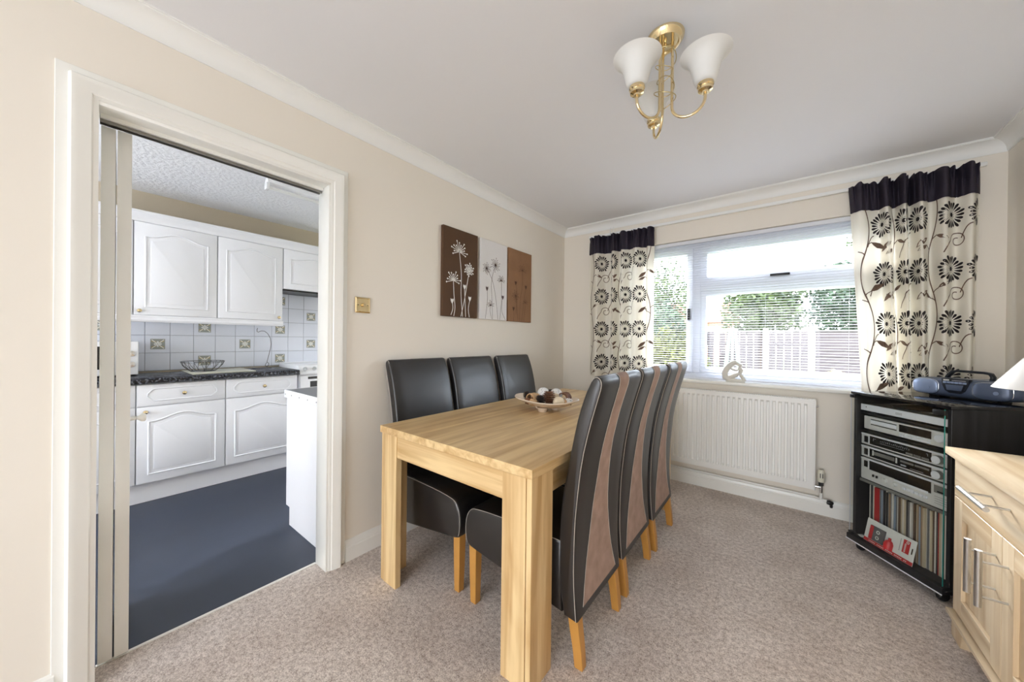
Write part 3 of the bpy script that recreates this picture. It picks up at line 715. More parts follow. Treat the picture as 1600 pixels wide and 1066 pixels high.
def inset(poly, d):
    n = len(poly); A = sum(poly[i][0]*poly[(i+1) % n][1]-poly[(i+1) % n][0]*poly[i][1] for i in range(n))
    sg = 1 if A > 0 else -1; out = []
    for i in range(n):
        a, b, c = poly[i-1], poly[i], poly[(i+1) % n]
        def nr(p, q):
            dx, dy = q[0]-p[0], q[1]-p[1]; l = math.hypot(dx, dy) or 1; return (-dy/l*sg, dx/l*sg)
        n1, n2 = nr(a, b), nr(b, c); m = (n1[0]+n2[0], n1[1]+n2[1]); l = math.hypot(*m) or 1
        k = d/max(0.5, (m[0]*n1[0]+m[1]*n1[1])/l)
        out.append((b[0]+m[0]/l*k, b[1]+m[1]/l*k))
    return out
def cushion(poly, w, r, wf=None):
    rings = []
    wf = wf or (lambda X: 1.0)
    st = [(-w, r), (-w+0.15*r, 0.5*r), (-w+0.5*r, 0.15*r), (-w+r, 0)]
    st = st+[(w*k/6.0, 0) for k in (-4, -2, 0, 2, 4)]+[(-a, b) for a, b in st[::-1]]
    for y, d in st:
        rings.append([(a, y*wf(a), b) for a, b in inset(poly, d)])
    return MB().loft(rings)
def make_chair():
    t = thing('dining_chair', '', 'chair', (0, 0, 0), world=False)
    rear = smooth_poly(REAR); front = smooth_poly(FRONT)
    wB = 0.215
    bk = cushion(rear+front, wB, 0.012).build('backrest', 'leather', t, smooth=40)
    wf = lambda X: 1.0+0.06*X/0.59
    st = cushion(smooth_poly(SEAT), wB-0.002, 0.014, wf).build('seat', 'leather', t, smooth=40)
    # suede stripe that flares towards the bottom
    def wd(z):
        tb = [(.18, .165), (.30, .128), (.40, .102), (.50, .080), (.66, .057), (.80, .047), (.92, .043), (1.09, .046)]
        for i in range(len(tb)-1):
            if z <= tb[i+1][0]:
                u = (z-tb[i][0])/(tb[i+1][0]-tb[i][0]); return tb[i][1]+(tb[i+1][1]-tb[i][1])*max(0, u)
        return tb[-1][1]
    path = rear[1:-1]
    def nrm(i, pp):
        a, b = pp[max(i-1, 0)], pp[min(i+1, len(pp)-1)]; dx, dz = b[0]-a[0], b[1]-a[1]; l = math.hypot(dx, dz)
        return (-dz/l, dx/l)
    m = MB(); rings = []
    for i, (a, z) in enumerate(path):
        n = nrm(i, path); w = wd(z)
        rings.append([(a+n[0]*0.0022, w*k/4.0, z+n[1]*0.0022) for k in (-4, -2, 0, 2, 4)])
    m.loft(rings, closed_ring=False); m.build('suede_stripe', 'suede', bk, smooth=60)
    for sg in (-1, 1):
        pth = [(a+nrm(i, path)[0]*0.002, sg*(wd(z)+0.003), z+nrm(i, path)[1]*0.002) for i, (a, z) in enumerate(path)]
        MB().tube(pth, 0.0011, 4).build('stitching', 'thread', bk)
        ins = inset(rear+front, 0.0035)
        pth = [(a, sg*(wB-0.0028), z) for a, z in ins[:len(rear)+4]]
        MB().tube(pth, 0.0011, 4).build('stitching', 'thread', bk)
        pth = [(a, sg*(wB-0.002)*wf(a)*1.0-sg*0.0025, z) for a, z in inset(smooth_poly(SEAT), 0.004)[8:46]]
        MB().tube(pth, 0.0010, 4).build('stitching', 'thread', st)
    for sg in (-1, 1):
        y = sg*0.190
        rings = []
        for z, x, h in ((0.0, 0.534, 0.0165), (0.14, 0.535, 0.0195), (0.30, 0.535, 0.022)):
            rings.append([(x-h, y-h, z), (x+h, y-h, z), (x+h, y+h, z), (x-h, y+h, z)])
        MB().loft(rings).build('front_leg', 'chair_leg', t, bevel=0.002, seg=1)
        y = sg*0.178; rings = []
        for z, x, h in ((0.0, 0.006, 0.0165), (0.07, 0.013, 0.018), (0.14, 0.024, 0.0195), (0.24, 0.038, 0.021)):
            rings.append([(x-h, y-h, z), (x+h, y-h, z), (x+h, y+h, z), (x-h, y+h, z)])
        MB().loft(rings).build('rear_leg', 'chair_leg', t, bevel=0.002, seg=1)
    return t
def chairs():
    ch0 = make_chair()
    spots = [(1.284, -1.929, PI, 'black leather dining chair nearest the camera, its suede-striped back towards the room'),
             (1.282, -1.464, PI, 'black leather dining chair with suede-striped back, middle of the row facing the doorway wall'),
             (1.290, -1.006, PI, 'black leather dining chair with suede-striped back, end of the row nearest the radiator'),
             (0.103, -1.925, 0, 'black leather dining chair against the wall, nearest the doorway'),
             (0.112, -1.464, 0, 'black leather dining chair against the wall, in the middle of its row'),
             (0.138, -1.000, 0, 'black leather dining chair against the wall, nearest the window corner')]
    for i, (x, y, rz, lab) in enumerate(spots):
        c = ch0 if i == 0 else copy_tree(ch0)
        c.location = (x, y, 0); c.rotation_euler = (0, 0, rz); c['label'] = lab; c['group'] = 'leather dining chairs around the table'
chairs()

# ------------------------------------------------------------------ dish of potpourri
def dish():
    cx, cy, z0 = 0.690, -1.435, 0.7746
    d = thing('decorative_dish', 'cream footed dish with upturned ends on the oak table', 'dish', (cx, cy, z0))
    def rim(a):
        c2 = math.cos(a-0.18); ex = 0.165+0.052*abs(c2)**3; return ex
    m = MB(); n = 48
    def ring(f, dz, hf):
        out = []
        for k in range(n):
            a = 2*PI*k/n; r = rim(a)*f; lift = (0.030+0.020*abs(math.cos(a-0.18))**2+0.004*math.sin(3*a))*hf
            out.append((cx+r*math.cos(a), cy+r*math.sin(a)*0.80, z0+dz+lift))
        return out
    outer = [ring(0.12, 0.020, 0), ring(0.4, 0.021, 0.05), ring(0.68, 0.024, 0.30), ring(0.88, 0.026, 0.7), ring(1.0, 0.027, 1.0)]
    inner = [ring(0.985, 0.033, 1.0), ring(0.86, 0.033, 0.7), ring(0.66, 0.031, 0.30), ring(0.38, 0.028, 0.05), ring(0.1, 0.027, 0)]
    m.loft(outer+inner); m.build('bowl', 'dish', d, smooth=60)
    for k in range(3):
        a = math.radians(-75+120*k); px, py = cx+0.062*math.cos(a), cy+0.062*math.sin(a)
        MB().loft([[(px+0.026*math.cos(t), py+0.020*math.sin(t), z0) for t in [2*PI*q/14 for q in range(14)]], [(px+0.036*math.cos(t), py+0.028*math.sin(t), z0+0.024) for t in [2*PI*q/14 for q in range(14)]]]).build('foot', 'dish', d, smooth=50)
    G = 'dried potpourri pieces in the dish'
    def put(name, mb, m_, lab, smooth=60): tag(mb.build(name, m_, smooth=smooth), lab, 'potpourri', G)
    def lump(x, y, z, r, sx=1, sy=1, sz=1, bump=0.0, seed=1, n=16, tilt=0.0):
        r *= 1.22; z += 0.008
        rg = random.Random(seed); mb = MB(); rings = []
        for j in range(1, n):
            t = PI*j/n; ring = []
            for k in range(n):
                a = 2*PI*k/n; b = 1+bump*math.sin(5*a+j*1.7)*math.sin(4*t+seed)+bump*0.5*rg.uniform(-1, 1)
                p = Vector((r*sx*b*math.sin(t)*math.cos(a), r*sy*b*math.sin(t)*math.sin(a), r*sz*b*math.cos(t)))
                p.rotate(Matrix.Rotation(tilt, 3, 'Y')); ring.append((x+p.x, y+p.y, z+p.z))
            rings.append(ring)
        return mb.loft(rings)
    def cone(x, y, z, r, h, seed):
        r *= 1.2; h *= 1.25; z += 0.006
        rg = random.Random(seed); mb = MB()
        for j in range(7):
            f = j/6.0; rr = r*(0.55+0.75*f-0.75*f*f); nn = 9
            for k in range(nn):
                a = 2*PI*(k+0.5*(j % 2))/nn; ca, sa = math.cos(a), math.sin(a); zz = z+h*f
                w = rr*0.30
                mb.prism([(0, -w*0.4), (rr*0.95, -w), (rr*1.25, 0), (rr*0.95, w), (0, w*0.4)], lambda p, q, d, ca=ca, sa=sa, zz=zz, rr=rr: (x+p*ca-q*sa, y+p*sa+q*ca, zz+d+p*0.25), 0, h*0.05)
        return mb
    def curlw(x, y, z, r, w, seed):
        r *= 1.25; z += 0.008
        mb = MB(); rings = []
        for k in range(22):
            a = k/21*2*PI*1.25; rr = r*(1-0.25*k/21); rings.append([(x+rr*math.cos(a), y-w/2, z+rr*math.sin(a)), (x+rr*math.cos(a), y+w/2, z+rr*math.sin(a)), (x+rr*1.15*math.cos(a), y+w/2, z+rr*1.15*math.sin(a)), (x+rr*1.15*math.cos(a), y-w/2, z+rr*1.15*math.sin(a))])
        return mb.loft(rings)
    zb = z0+0.030
    # right and forward axes of the dish as one looks at it
    ux, uy = 0.788, 0.615
    vx, vy = 0.615, -0.788
    def q(a, b): return cx+ux*a+vx*b, cy+uy*a+vy*b
    def L(a, b, h): x, y = q(a, b); return x, y, z0+h
    put('speckled_ball', lump(*L(-0.012, -0.045, 0.088), 0.032), 'speckled', 'speckled white ball left of the other one at the back of the dish')
    put('speckled_ball', lump(*L(0.070, -0.040, 0.082), 0.033), 'speckled', 'speckled white ball right of the other one at the back of the dish')
    put('pine_cone', cone(*L(0.015, 0.045, 0.036), 0.036, 0.055, 3), 'pod_brown', 'reddish brown pine cone in the middle of the dish', None)
    put('pine_cone', cone(*L(-0.038, 0.055, 0.034), 0.028, 0.040, 5), 'cone_dark', 'small near-black pine cone at the front of the dish', None)
    put('pine_cone', cone(*L(-0.120, -0.010, 0.058), 0.022, 0.034, 6), 'cone_dark', 'dark cone at the left end of the dish', None)
    put('pine_cone', cone(*L(0.036, -0.062, 0.070), 0.020, 0.030, 8), 'cone_dark', 'dark cone between the two speckled balls', None)
    put('wood_curl', curlw(*L(-0.085, 0.010, 0.066), 0.024, 0.05, 1), 'pod_tan', 'tan curled wood shaving at the left of the dish')
    put('wood_curl', curlw(*L(0.118, -0.008, 0.066), 0.027, 0.05, 2), 'pod_brown', 'open brown seed cup at the right of the dish')
    put('twig_slice', lump(*L(0.072, 0.062, 0.054), 0.029, 1, 1, 0.9), 'pod_cream', 'pale round pod at the front right of the dish')
    put('dried_pod', lump(*L(0.050, 0.005, 0.072), 0.026, 1.2, 1, 0.8, 0.12, 4), 'pod_cream', 'pale knobbly pod above the brown cone')
    put('dried_pod', lump(*L(-0.080, 0.048, 0.048), 0.022, 1.3, 1, 0.8, 0.15, 9), 'pod_tan', 'tan pod lying at the front left of the dish')
    put('dried_pod', lump(*L(-0.110, 0.030, 0.052), 0.018, 1.1, 1, 0.9, 0.2, 11), 'pod_brown', 'small brown pod near the left tip of the dish')
    put('dried_pod', lump(*L(0.104, 0.046, 0.046), 0.018, 1, 1, 1.1, 0.15, 12), 'pod_tan', 'small tan pod at the right of the dish')
    put('dried_pod', lump(*L(0.135, 0.028, 0.050), 0.020, 1.2, 1, 0.8, 0.3, 13), 'speckled', 'mottled chip at the right end of the dish')
    put('dried_pod', lump(*L(-0.055, -0.028, 0.062), 0.024, 1.2, 1, 0.9, 0.15, 14), 'pod_tan', 'tan pod behind the curled shaving')
dish()

# ------------------------------------------------------------------ ceiling light
def chandelier():
    cx, cy = 1.488, -1.864
    t = thing('ceiling_light', 'brass three-arm ceiling light with frosted bell shades', 'ceiling light', (cx, cy, HC))
    MB().lathe([(0.0, HC-0.020), (0.045, HC-0.020), (0.049, HC-0.026), (0.054, HC-0.026), (0.060, HC-0.018), (0.066, HC-0.010), (0.068, HC-0.0005), (0.0, HC-0.0005)][::-1], 40, (cx, cy, 0)).build('ceiling_plate', 'brass', t, smooth=35)
    MB().lathe([(0.0, HC-0.040), (0.005, HC-0.038), (0.007, HC-0.03), (0.004, HC-0.021), (0.004, HC-0.018)][::-1], 12, (cx, cy, 0)).build('finial', 'brass', t, smooth=50)
    for ang in (5.5, 122, 241):
        a = math.radians(ang); ca, sa = math.cos(a), math.sin(a); r0, r1 = 0.026, 0.138
        zc = 2.128; rb = (r1-r0)/2; zbend = 2.112
        path = [(cx+r0*ca, cy+r0*sa, HC-0.02), (cx+r0*ca, cy+r0*sa, zbend+0.1), (cx+r0*ca, cy+r0*sa, zbend)]
        for k in range(1, 16):
            u = PI+PI*k/16; path.append((cx+(r0+rb+rb*math.cos(u))*ca, cy+(r0+rb+rb*math.cos(u))*sa, zbend+rb*0.95*math.sin(u)))
        path += [(cx+r1*ca, cy+r1*sa, zbend), (cx+r1*ca, cy+r1*sa, zc)]
        arm = MB().tube(path, 0.0052, 10).build('arm', 'brass', t, smooth=60)
        c = (cx+r1*ca, cy+r1*sa, 0)
        MB().lathe([(0.0, zc-0.004), (0.012, zc-0.004), (0.013, zc+0.002), (0.024, zc+0.006), (0.0255, zc+0.014), (0.0235, zc+0.017), (0.0275, zc+0.021), (0.0275, zc+0.030), (0.024, zc+0.033), (0.0, zc+0.033)], 24, c).build('lamp_cup', 'brass', arm, smooth=35)
        zs = zc+0.030
        prof = [(0.022, 0), (0.033, 0.003), (0.039, 0.016), (0.0445, 0.040), (0.051, 0.066), (0.060, 0.086), (0.073, 0.102), (0.086, 0.110)]
        prof = [(r, zs+h) for r, h in prof]; inn = [(r-0.003, h+0.001) for r, h in prof[::-1]]
        MB().lathe(prof+inn, 32, c, cap=False).build('shade', 'frost', arm, smooth=60)
        MB().lathe([(0.0, zs+0.085), (0.014, zs+0.08), (0.018, zs+0.065), (0.014, zs+0.04), (0.011, zs+0.004), (0, zs+0.003)][::-1], 12, c).build('bulb', 'cream_shade', arm, smooth=60)
    # brass wire wound between the rods
    pth = []
    for k in range(90):
        u = k/89; a = u*2*PI*4.3+0.6; r = 0.034+0.006*math.sin(u*9)
        pth.append((cx+r*math.cos(a), cy+r*math.sin(a), HC-0.035-0.225*u+0.008*math.sin(a*1.5)))
    MB().tube(pth, 0.0016, 6).build('spiral_wire', 'brass_dull', t, smooth=60)
chandelier()

# ------------------------------------------------------------------ canvases
def canvases():
    def flat(mb, poly, x):
        n = len(poly); mb.add([(x, a, b) for a, b in poly], [tuple(range(n))])
    def stroke(mb, pts, w, x):
        rings = []
        for i in range(len(pts)):
            a, b = pts[max(i-1, 0)], pts[min(i+1, len(pts)-1)]; dx, dz = b[0]-a[0], b[1]-a[1]; l = math.hypot(dx, dz) or 1
            rings.append([(x, pts[i][0]-dz/l*w/2, pts[i][1]+dx/l*w/2), (x, pts[i][0]+dz/l*w/2, pts[i][1]-dx/l*w/2)])
        mb.loft(rings, closed_ring=False)
    def curve(p, n=14):
        # Catmull-Rom through points
        out = []
        P = [p[0]]+p+[p[-1]]
        for i in range(1, len(P)-2):
            for k in range(n):
                t = k/n
                out.append(tuple(0.5*((2*P[i][j])+(-P[i-1][j]+P[i+1][j])*t+(2*P[i-1][j]-5*P[i][j]+4*P[i+1][j]-P[i+2][j])*t*t+(-P[i-1][j]+3*P[i][j]-3*P[i+1][j]+P[i+2][j])*t**3) for j in (0, 1)))
        return out+[p[-1]]
    def burst(mb, c, r, a0, a1, n, w, x, dot=True, squash=1.0):
        for k in range(n):
            a = math.radians(a0+(a1-a0)*k/max(1, n-1)); rr = r*(0.8+0.2*math.sin(k*2.1))
            e = (c[0]+rr*math.cos(a), c[1]+rr*math.sin(a)*squash)
            stroke(mb, [c, e], w, x)
            if dot: flat(mb, [(e[0]+w*1.4*math.cos(t), e[1]+w*1.4*math.sin(t)) for t in [2*PI*q/7 for q in range(7)]], x+0.0001)
    def bud(mb, c, s, x):
        flat(mb, [(c[0]-0.2*s, c[1]-s), (c[0]+0.2*s, c[1]-s), (c[0]+0.75*s, c[1]), (c[0]+0.8*s, c[1]+s), (c[0]+0.3*s, c[1]+0.5*s), (c[0], c[1]+0.9*s), (c[0]-0.3*s, c[1]+0.5*s), (c[0]-0.8*s, c[1]+s), (c[0]-0.75*s, c[1])], x)
    specs = [(-1.712, -1.371, 'canvas_dark', 'ink_white', 'dark brown canvas with white line flowers, leftmost of the three', 0.0055,
              dict(stems=[[(.30, .0), (.33, .10), (.30, .24), (.28, .40)], [(.55, .0), (.50, .25), (.50, .50), (.44, .74)], [(.50, .0), (.60, .20), (.68, .40), (.73, .53)], [(.64, .0), (.62, .18), (.60, .32)], [(.22, .01), (.27, .08), (.26, .15)], [(.75, .0), (.72, .10), (.76, .20)]],
                   bursts=[((.44, .74), .10, -20, 200, 13), ((.28, .40), .085, -15, 195, 11), ((.73, .56), .062, 0, 350, 18)], buds=[(.60, .35), (.25, .17), (.76, .22)])),
             (-1.343, -1.013, 'canvas_white', 'ink_brown', 'pale canvas with fine brown line flowers, middle of the three', 0.003,
              dict(stems=[[(.45, .0), (.42, .25), (.40, .48), (.52, .68)], [(.65, .0), (.55, .30), (.42, .50), (.22, .63)], [(.72, .0), (.78, .25), (.77, .50)], [(.19, .0), (.25, .20), (.25, .36)], [(.95, .0), (.80, .12), (.82, .28)], [(.42, .0), (.36, .10), (.37, .17)]],
                   bursts=[((.54, .70), .075, 0, 345, 18), ((.22, .63), .060, 0, 345, 17), ((.76, .51), .060, -10, 200, 12), ((.37, .17), .055, 0, 200, 9)], buds=[(.24, .38), (.83, .30)])),
             (-0.996, -0.654, 'canvas_tan', 'ink_darktan', 'tan canvas with faint dark line flowers, rightmost of the three', 0.0028,
              dict(stems=[[(.47, .0), (.50, .30), (.58, .50), (.58, .72)], [(.40, .0), (.36, .20), (.30, .35)], [(.58, .0), (.66, .30), (.74, .48)], [(.22, .0), (.24, .08), (.22, .15)], [(.32, .1), (.36, .35), (.32, .50)], [(.66, .0), (.70, .15), (.72, .26)]],
                   bursts=[((.58, .72), .080, -10, 190, 10), ((.30, .35), .065, 0, 345, 14), ((.72, .27), .045, -10, 190, 8)], buds=[(.74, .50), (.30, .53), (.22, .17)]))]
    for y0, y1, m1, m2, lab, w, g in specs:
        z0, z1, xf = 1.373, 1.999, 0.026
        c = thing('canvas_picture', lab, 'picture', (0, (y0+y1)/2, z0), group='flower canvases on the doorway wall')
        box(0.001, xf, y0, y1, z0, z1).build('canvas', m1, c, bevel=0.002, seg=1)
        mb = MB(); x = xf+0.0008
        U = lambda p: (y0+(y1-y0)*p[0], z0+(z1-z0)*p[1]*1.0+0.004)
        for s in g['stems']: stroke(mb, curve([U(p) for p in s]), w, x)
        for k, (p, r, a0, a1, n) in enumerate(g['bursts']): burst(mb, U(p), r*0.8, a0, a1, n, w*0.8, x+0.0002*(k+1))
        for p in g['buds']: bud(mb, U(p), 0.018, x+0.0002)
        o = mb.build('flower_drawing', m2, c); o['kind'] = 'stuff'
canvases()

def switch():
    s = thing('dimmer_switch', 'square brass dimmer switch beside the door frame', 'switch', (0, -2.271, 1.398))
    y, z, h = -2.271, 1.398, 0.0435
    rings = [[(x, y-a, z-a), (x, y+a, z-a), (x, y+a, z+a), (x, y-a, z+a)] for x, a in ((0.001, h), (0.006, h), (0.010, h-0.006), (0.0085, h-0.0085))]
    MB().loft(rings).build('plate', 'brass', s)
    MB().lathe([(0.010, 0.008), (0.0095, 0.02), (0.008, 0.024), (0, 0.025)], 18, (0, y, z), 'x').build('knob', 'brass', s, smooth=40)
    for dy in (-0.028, 0.028):
        MB().lathe([(0.0026, 0.0085), (0.0026, 0.0098), (0, 0.010)], 10, (0, y+dy, z), 'x').build('screw', 'black_plastic', s)
switch()

def sculpture():
    s = thing('sculpture', 'small pale stone figure curled in a ring on the window sill', 'ornament', (1.562, -0.012, 0.895))
    yy = -0.012
    def T(pts): return [(1.485+a*0.154, yy+(b2 if False else 0), 0.895+b*0.165) for a, b in pts for b2 in (0,)]
    body = T([(0.92, 0.06), (0.55, 0.07), (0.25, 0.10), (0.10, 0.22), (0.07, 0.40), (0.13, 0.58), (0.25, 0.75), (0.40, 0.88), (0.52, 0.94), (0.62, 0.90)])
    MB().tube(body, [0.012, 0.016, 0.021, 0.023, 0.023, 0.022, 0.022, 0.022, 0.020, 0.012], 12).build('torso', 'stone', s, smooth=60)
    MB().tube(T([(0.12, 0.16), (0.35, 0.22), (0.58, 0.35), (0.72, 0.42), (0.82, 0.28), (0.95, 0.06)]), [0.018, 0.018, 0.016, 0.015, 0.014, 0.012], 12).build('leg', 'stone', s, smooth=60)
    MB().tube(T([(0.30, 0.68), (0.42, 0.60), (0.58, 0.57), (0.68, 0.62)]), [0.008, 0.009, 0.008, 0.007], 10).build('arm', 'stone', s, smooth=60)
    MB().tube(T([(0.60, 0.90), (0.76, 0.80), (0.72, 0.70), (0.78, 0.58), (0.74, 0.44)]), [0.012, 0.017, 0.014, 0.017, 0.014], 12).build('head', 'stone', s, smooth=60)
    MB().prism([(1.50, 0.8952), (1.634, 0.8952), (1.628, 0.906), (1.51, 0.906)], lambda a, b, d: (a, d, b), yy-0.022, yy+0.022).build('base', 'stone', s, bevel=0.003)
sculpture()

# ------------------------------------------------------------------ hi-fi cabinet standing across the corner (local X along its front, Y to its back)
HA = Vector((2.172, -0.412, 0.0)); HR = math.atan2(-0.80974, 0.58680)
def HT(s, y, z): return HA+Matrix.Rotation(HR, 3, 'Z') @ Vector((s, y, z))
class HThing:
    def __init__(s, name, label, cat, a, y, z, group=None):
        s.t = thing(name, label, cat, HT(a, y, z), world=False, rot=(0, 0, HR), group=group)
        s.xf = Matrix.Translation((-a, -y, -z))
    def part(s, mb, name, material, parent=None, **k):
        return mb.build(name, material, parent or s.t, xf=s.xf, **k)
def hifi():
    c = HThing('hifi_cabinet', 'black ash hi-fi cabinet with a glass door across the corner', 'cabinet', 0.2375, 0.23, 0)
    P = c.part
    P(box(0.0, 0.475, 0.0, 0.46, 0.052, 0.086), 'plinth', 'black_ash', bevel=0.004)
    P(box(0.0, 0.475, -0.0025, 0.0005, 0.052, 0.057), 'silver_strip', 'hifi_light')
    P(box(0.002, 0.018, 0.035, 0.455, 0.0865, 0.9115), 'side_panel', 'black_ash', bevel=0.001, seg=1)
    P(box(0.457, 0.473, 0.035, 0.455, 0.0865, 0.9115), 'side_panel', 'black_ash', bevel=0.001, seg=1)
    P(box(0.0185, 0.4565, 0.449, 0.455, 0.0865, 0.9115), 'back_panel', 'black_plastic')
    tp = P(box(-0.006, 0.481, 0.022, 0.470, 0.912, 0.928), 'top', 'black_gloss', bevel=0.002)
    for z in (0.408, 0.6995, 0.801):
        sh = P(box(0.0185, 0.4565, 0.060, 0.448, z, z+0.012), 'shelf', 'black_ash')
        if z < 0.5: P(box(0.0185, 0.4565, 0.0575, 0.0598, z-0.004, z+0.012), 'shelf_edge', 'hifi_grey', sh)
    gd = P(box(0.004, 0.462, 0.014, 0.019, 0.082, 0.909), 'glass_door', 'door_glass')
    P(box(0.462, 0.4628, 0.014, 0.019, 0.082, 0.909), 'polished_edge', 'glass_edge', gd)
    P(box(0.0032, 0.004, 0.014, 0.019, 0.082, 0.909), 'polished_edge', 'hifi_light', gd)
    P(box(0.418, 0.464, 0.010, 0.030, 0.880, 0.905), 'door_clip', 'black_plastic', gd, bevel=0.002)
    P(box(0.0, 0.03, 0.010, 0.032, 0.892, 0.9115), 'hinge', 'black_plastic', gd, bevel=0.002)
    P(box(0.0, 0.03, 0.010, 0.032, 0.0865, 0.1), 'hinge', 'black_plastic', gd, bevel=0.002)
    for a in (0.04, 0.435):
        for y in (0.05, 0.41):
            w = MB().lathe([(0.0, -0.012), (0.020, -0.012), (0.025, -0.006), (0.025, 0.006), (0.020, 0.012), (0, 0.012)], 16, (a, y, 0.0255), 'x')
            w.box(a-0.016, a+0.016, y-0.014, y+0.014, 0.036, 0.052); P(w, 'castor', 'black_plastic', smooth=40)
    G = 'silver hi-fi separates in the glass-fronted cabinet'
    # turntable
    z = 0.8135; t = HThing('turntable', 'slim silver turntable on the top shelf of the hi-fi cabinet', 'turntable', 0.237, 0.25, z, G); P = t.part
    P(box(0.022, 0.453, 0.062, 0.42, z+0.012, z+0.045), 'chassis', 'hifi_grey', bevel=0.002)
    P(box(0.022, 0.453, 0.054, 0.0619, z+0.010, z+0.046), 'front_panel', 'hifi_light', bevel=0.001, seg=1)
    P(box(0.024, 0.451, 0.064, 0.40, z+0.0465, z+0.072), 'dust_cover', 'door_glass')
    P(MB().lathe([(0, 0.0455), (0.14, 0.0455), (0.14, 0.052), (0, 0.052)], 40, (0.21, 0.24, z)), 'platter', 'black_plastic', smooth=40)
    for a in (0.05, 0.425):
        for y in (0.09, 0.39): P(MB().lathe([(0, 0), (0.018, 0), (0.016, 0.012), (0, 0.012)], 14, (a, y, z)), 'foot', 'black_plastic')
    mk = MB()
    for k in range(5): mk.box(0.215+k*0.0065, 0.219+k*0.0065, 0.0535, 0.054, z+0.022, z+0.024).box(0.215+k*0.0065, 0.219+k*0.0065, 0.0535, 0.054, z+0.030, z+0.032).box(0.2145+k*0.0065, 0.2155+k*0.0065, 0.0535, 0.054, z+0.023, z+0.031)
    P(mk, 'lettering', 'hifi_grey')['kind'] = 'stuff'
    P(box(0.052, 0.056, 0.0535, 0.054, z+0.028, z+0.034), 'indicator', 'hifi_dark')
    # cd player
    z = 0.7120; t = HThing('cd_player', 'silver compact disc player with long dark display', 'disc player', 0.237, 0.25, z, G); P = t.part
    P(box(0.036, 0.440, 0.072, 0.36, z+0.008, z+0.078), 'chassis', 'hifi_grey', bevel=0.002)
    P(box(0.034, 0.442, 0.062, 0.0719, z+0.006, z+0.080), 'front_panel', 'hifi_silver', bevel=0.002, seg=1)
    P(box(0.075, 0.212, 0.0575, 0.0619, z+0.042, z+0.062), 'disc_tray', 'hifi_light', bevel=0.001, seg=1)
    P(box(0.075, 0.212, 0.0612, 0.0619, z+0.034, z+0.0385), 'tray_slot', 'hifi_dark')
    P(box(0.075, 0.212, 0.0612, 0.0619, z+0.063, z+0.067), 'tray_slot', 'hifi_dark')
    P(box(0.225, 0.370, 0.0605, 0.0619, z+0.034, z+0.072), 'display', 'hifi_dark')
    P(MB().lathe([(0.0, -0.014), (0.017, -0.014), (0.0185, -0.012), (0.0185, 0.0)][::1], 24, (0.410, 0.0618, z+0.048), 'y'), 'jog_knob', 'hifi_light', smooth=40)
    for k in range(10): P(box(0.227+k*0.0143, 0.239+k*0.0143, 0.0590, 0.0619, z+0.024, z+0.029), 'button', 'hifi_light')
    for k, (a, b) in enumerate(((0.227, 0.250), (0.254, 0.285), (0.289, 0.368))): P(box(a, b, 0.0585, 0.0619, z+0.010, z+0.020), 'button', 'hifi_light')
    for a in (0.06, 0.415):
        for y in (0.09, 0.34): P(MB().lathe([(0, 0), (0.014, 0), (0.013, 0.009), (0, 0.009)], 14, (a, y, z)), 'foot', 'hifi_grey')
    # three stacked separates
    def sep(name, lab, cat, z0, z1, extra):
        t = HThing(name, lab, cat, 0.232, 0.25, z0, G); P = t.part
        P(box(0.020, 0.445, 0.074, 0.40, z0+0.001, z1-0.002), 'chassis', 'hifi_grey', bevel=0.002)
        P(box(0.018, 0.447, 0.063, 0.0739, z0+0.001, z1-0.001), 'front_panel', 'hifi_silver', bevel=0.0025, seg=1)
        P(box(0.040, 0.060, 0.0585, 0.0629, z0+0.014 if z1-z0 < 0.08 else z1-0.052, z1-0.016), 'power_button', 'hifi_dark', bevel=0.001, seg=1)
        P(box(0.020, 0.445, 0.0605, 0.0629, z1-0.008, z1-0.002), 'bevel_strip', 'hifi_light')  # paler bevel strip along the top of the front panel
        P(box(0.064, 0.0685, 0.0605, 0.0629, z0+0.010 if z1-z0 < 0.08 else z1-0.058, z1-0.0085), 'pillar', 'hifi_light')
        extra(P)
    def knob(P, a, z, r=0.0205, d=0.020):
        kb = P(MB().lathe([(0.0, -d+0.0005), (r*0.93, -d+0.0005), (r, -d+0.003), (r, 0.0)], 28, (a, 0.0628, z), 'y'), 'knob', 'hifi_grey', smooth=40)
        P(MB().lathe([(0.0, -d-0.0005), (r*0.90, -d-0.0005), (r*0.92, -d+0.0006)], 28, (a, 0.0628, z), 'y'), 'knob_face', 'hifi_light', kb, smooth=40)
    def tuner(P):
        P(box(0.070, 0.372, 0.0605, 0.0629, 0.634, 0.680), 'display', 'hifi_dark', bevel=0.0005, seg=1); knob(P, 0.405, 0.657)
        rg = random.Random(4); m = MB()
        for k in range(16):
            a = 0.13+k*0.0095; m.box(a, a+0.0012, 0.060, 0.0606, 0.660, 0.660+rg.uniform(0.006, 0.011)).box(a, a+rg.uniform(0.003, 0.006), 0.060, 0.0606, 0.664+0.003*(k % 3), 0.6655+0.003*(k % 3))
        m.box(0.09, 0.105, 0.060, 0.0606, 0.668, 0.670).box(0.09, 0.092, 0.060, 0.0606, 0.656, 0.670).box(0.128, 0.25, 0.060, 0.0606, 0.652, 0.6532).box(0.35, 0.358, 0.060, 0.0606, 0.668, 0.670).box(0.356, 0.358, 0.060, 0.0606, 0.658, 0.670)
        P(m, 'scale_marks', 'hifi_mark')['kind'] = 'stuff'
        for k in range(3): P(box(0.26+k*0.036, 0.292+k*0.036, 0.0580, 0.0604, 0.637, 0.648), 'button', 'hifi_grey', bevel=0.0008, seg=1)
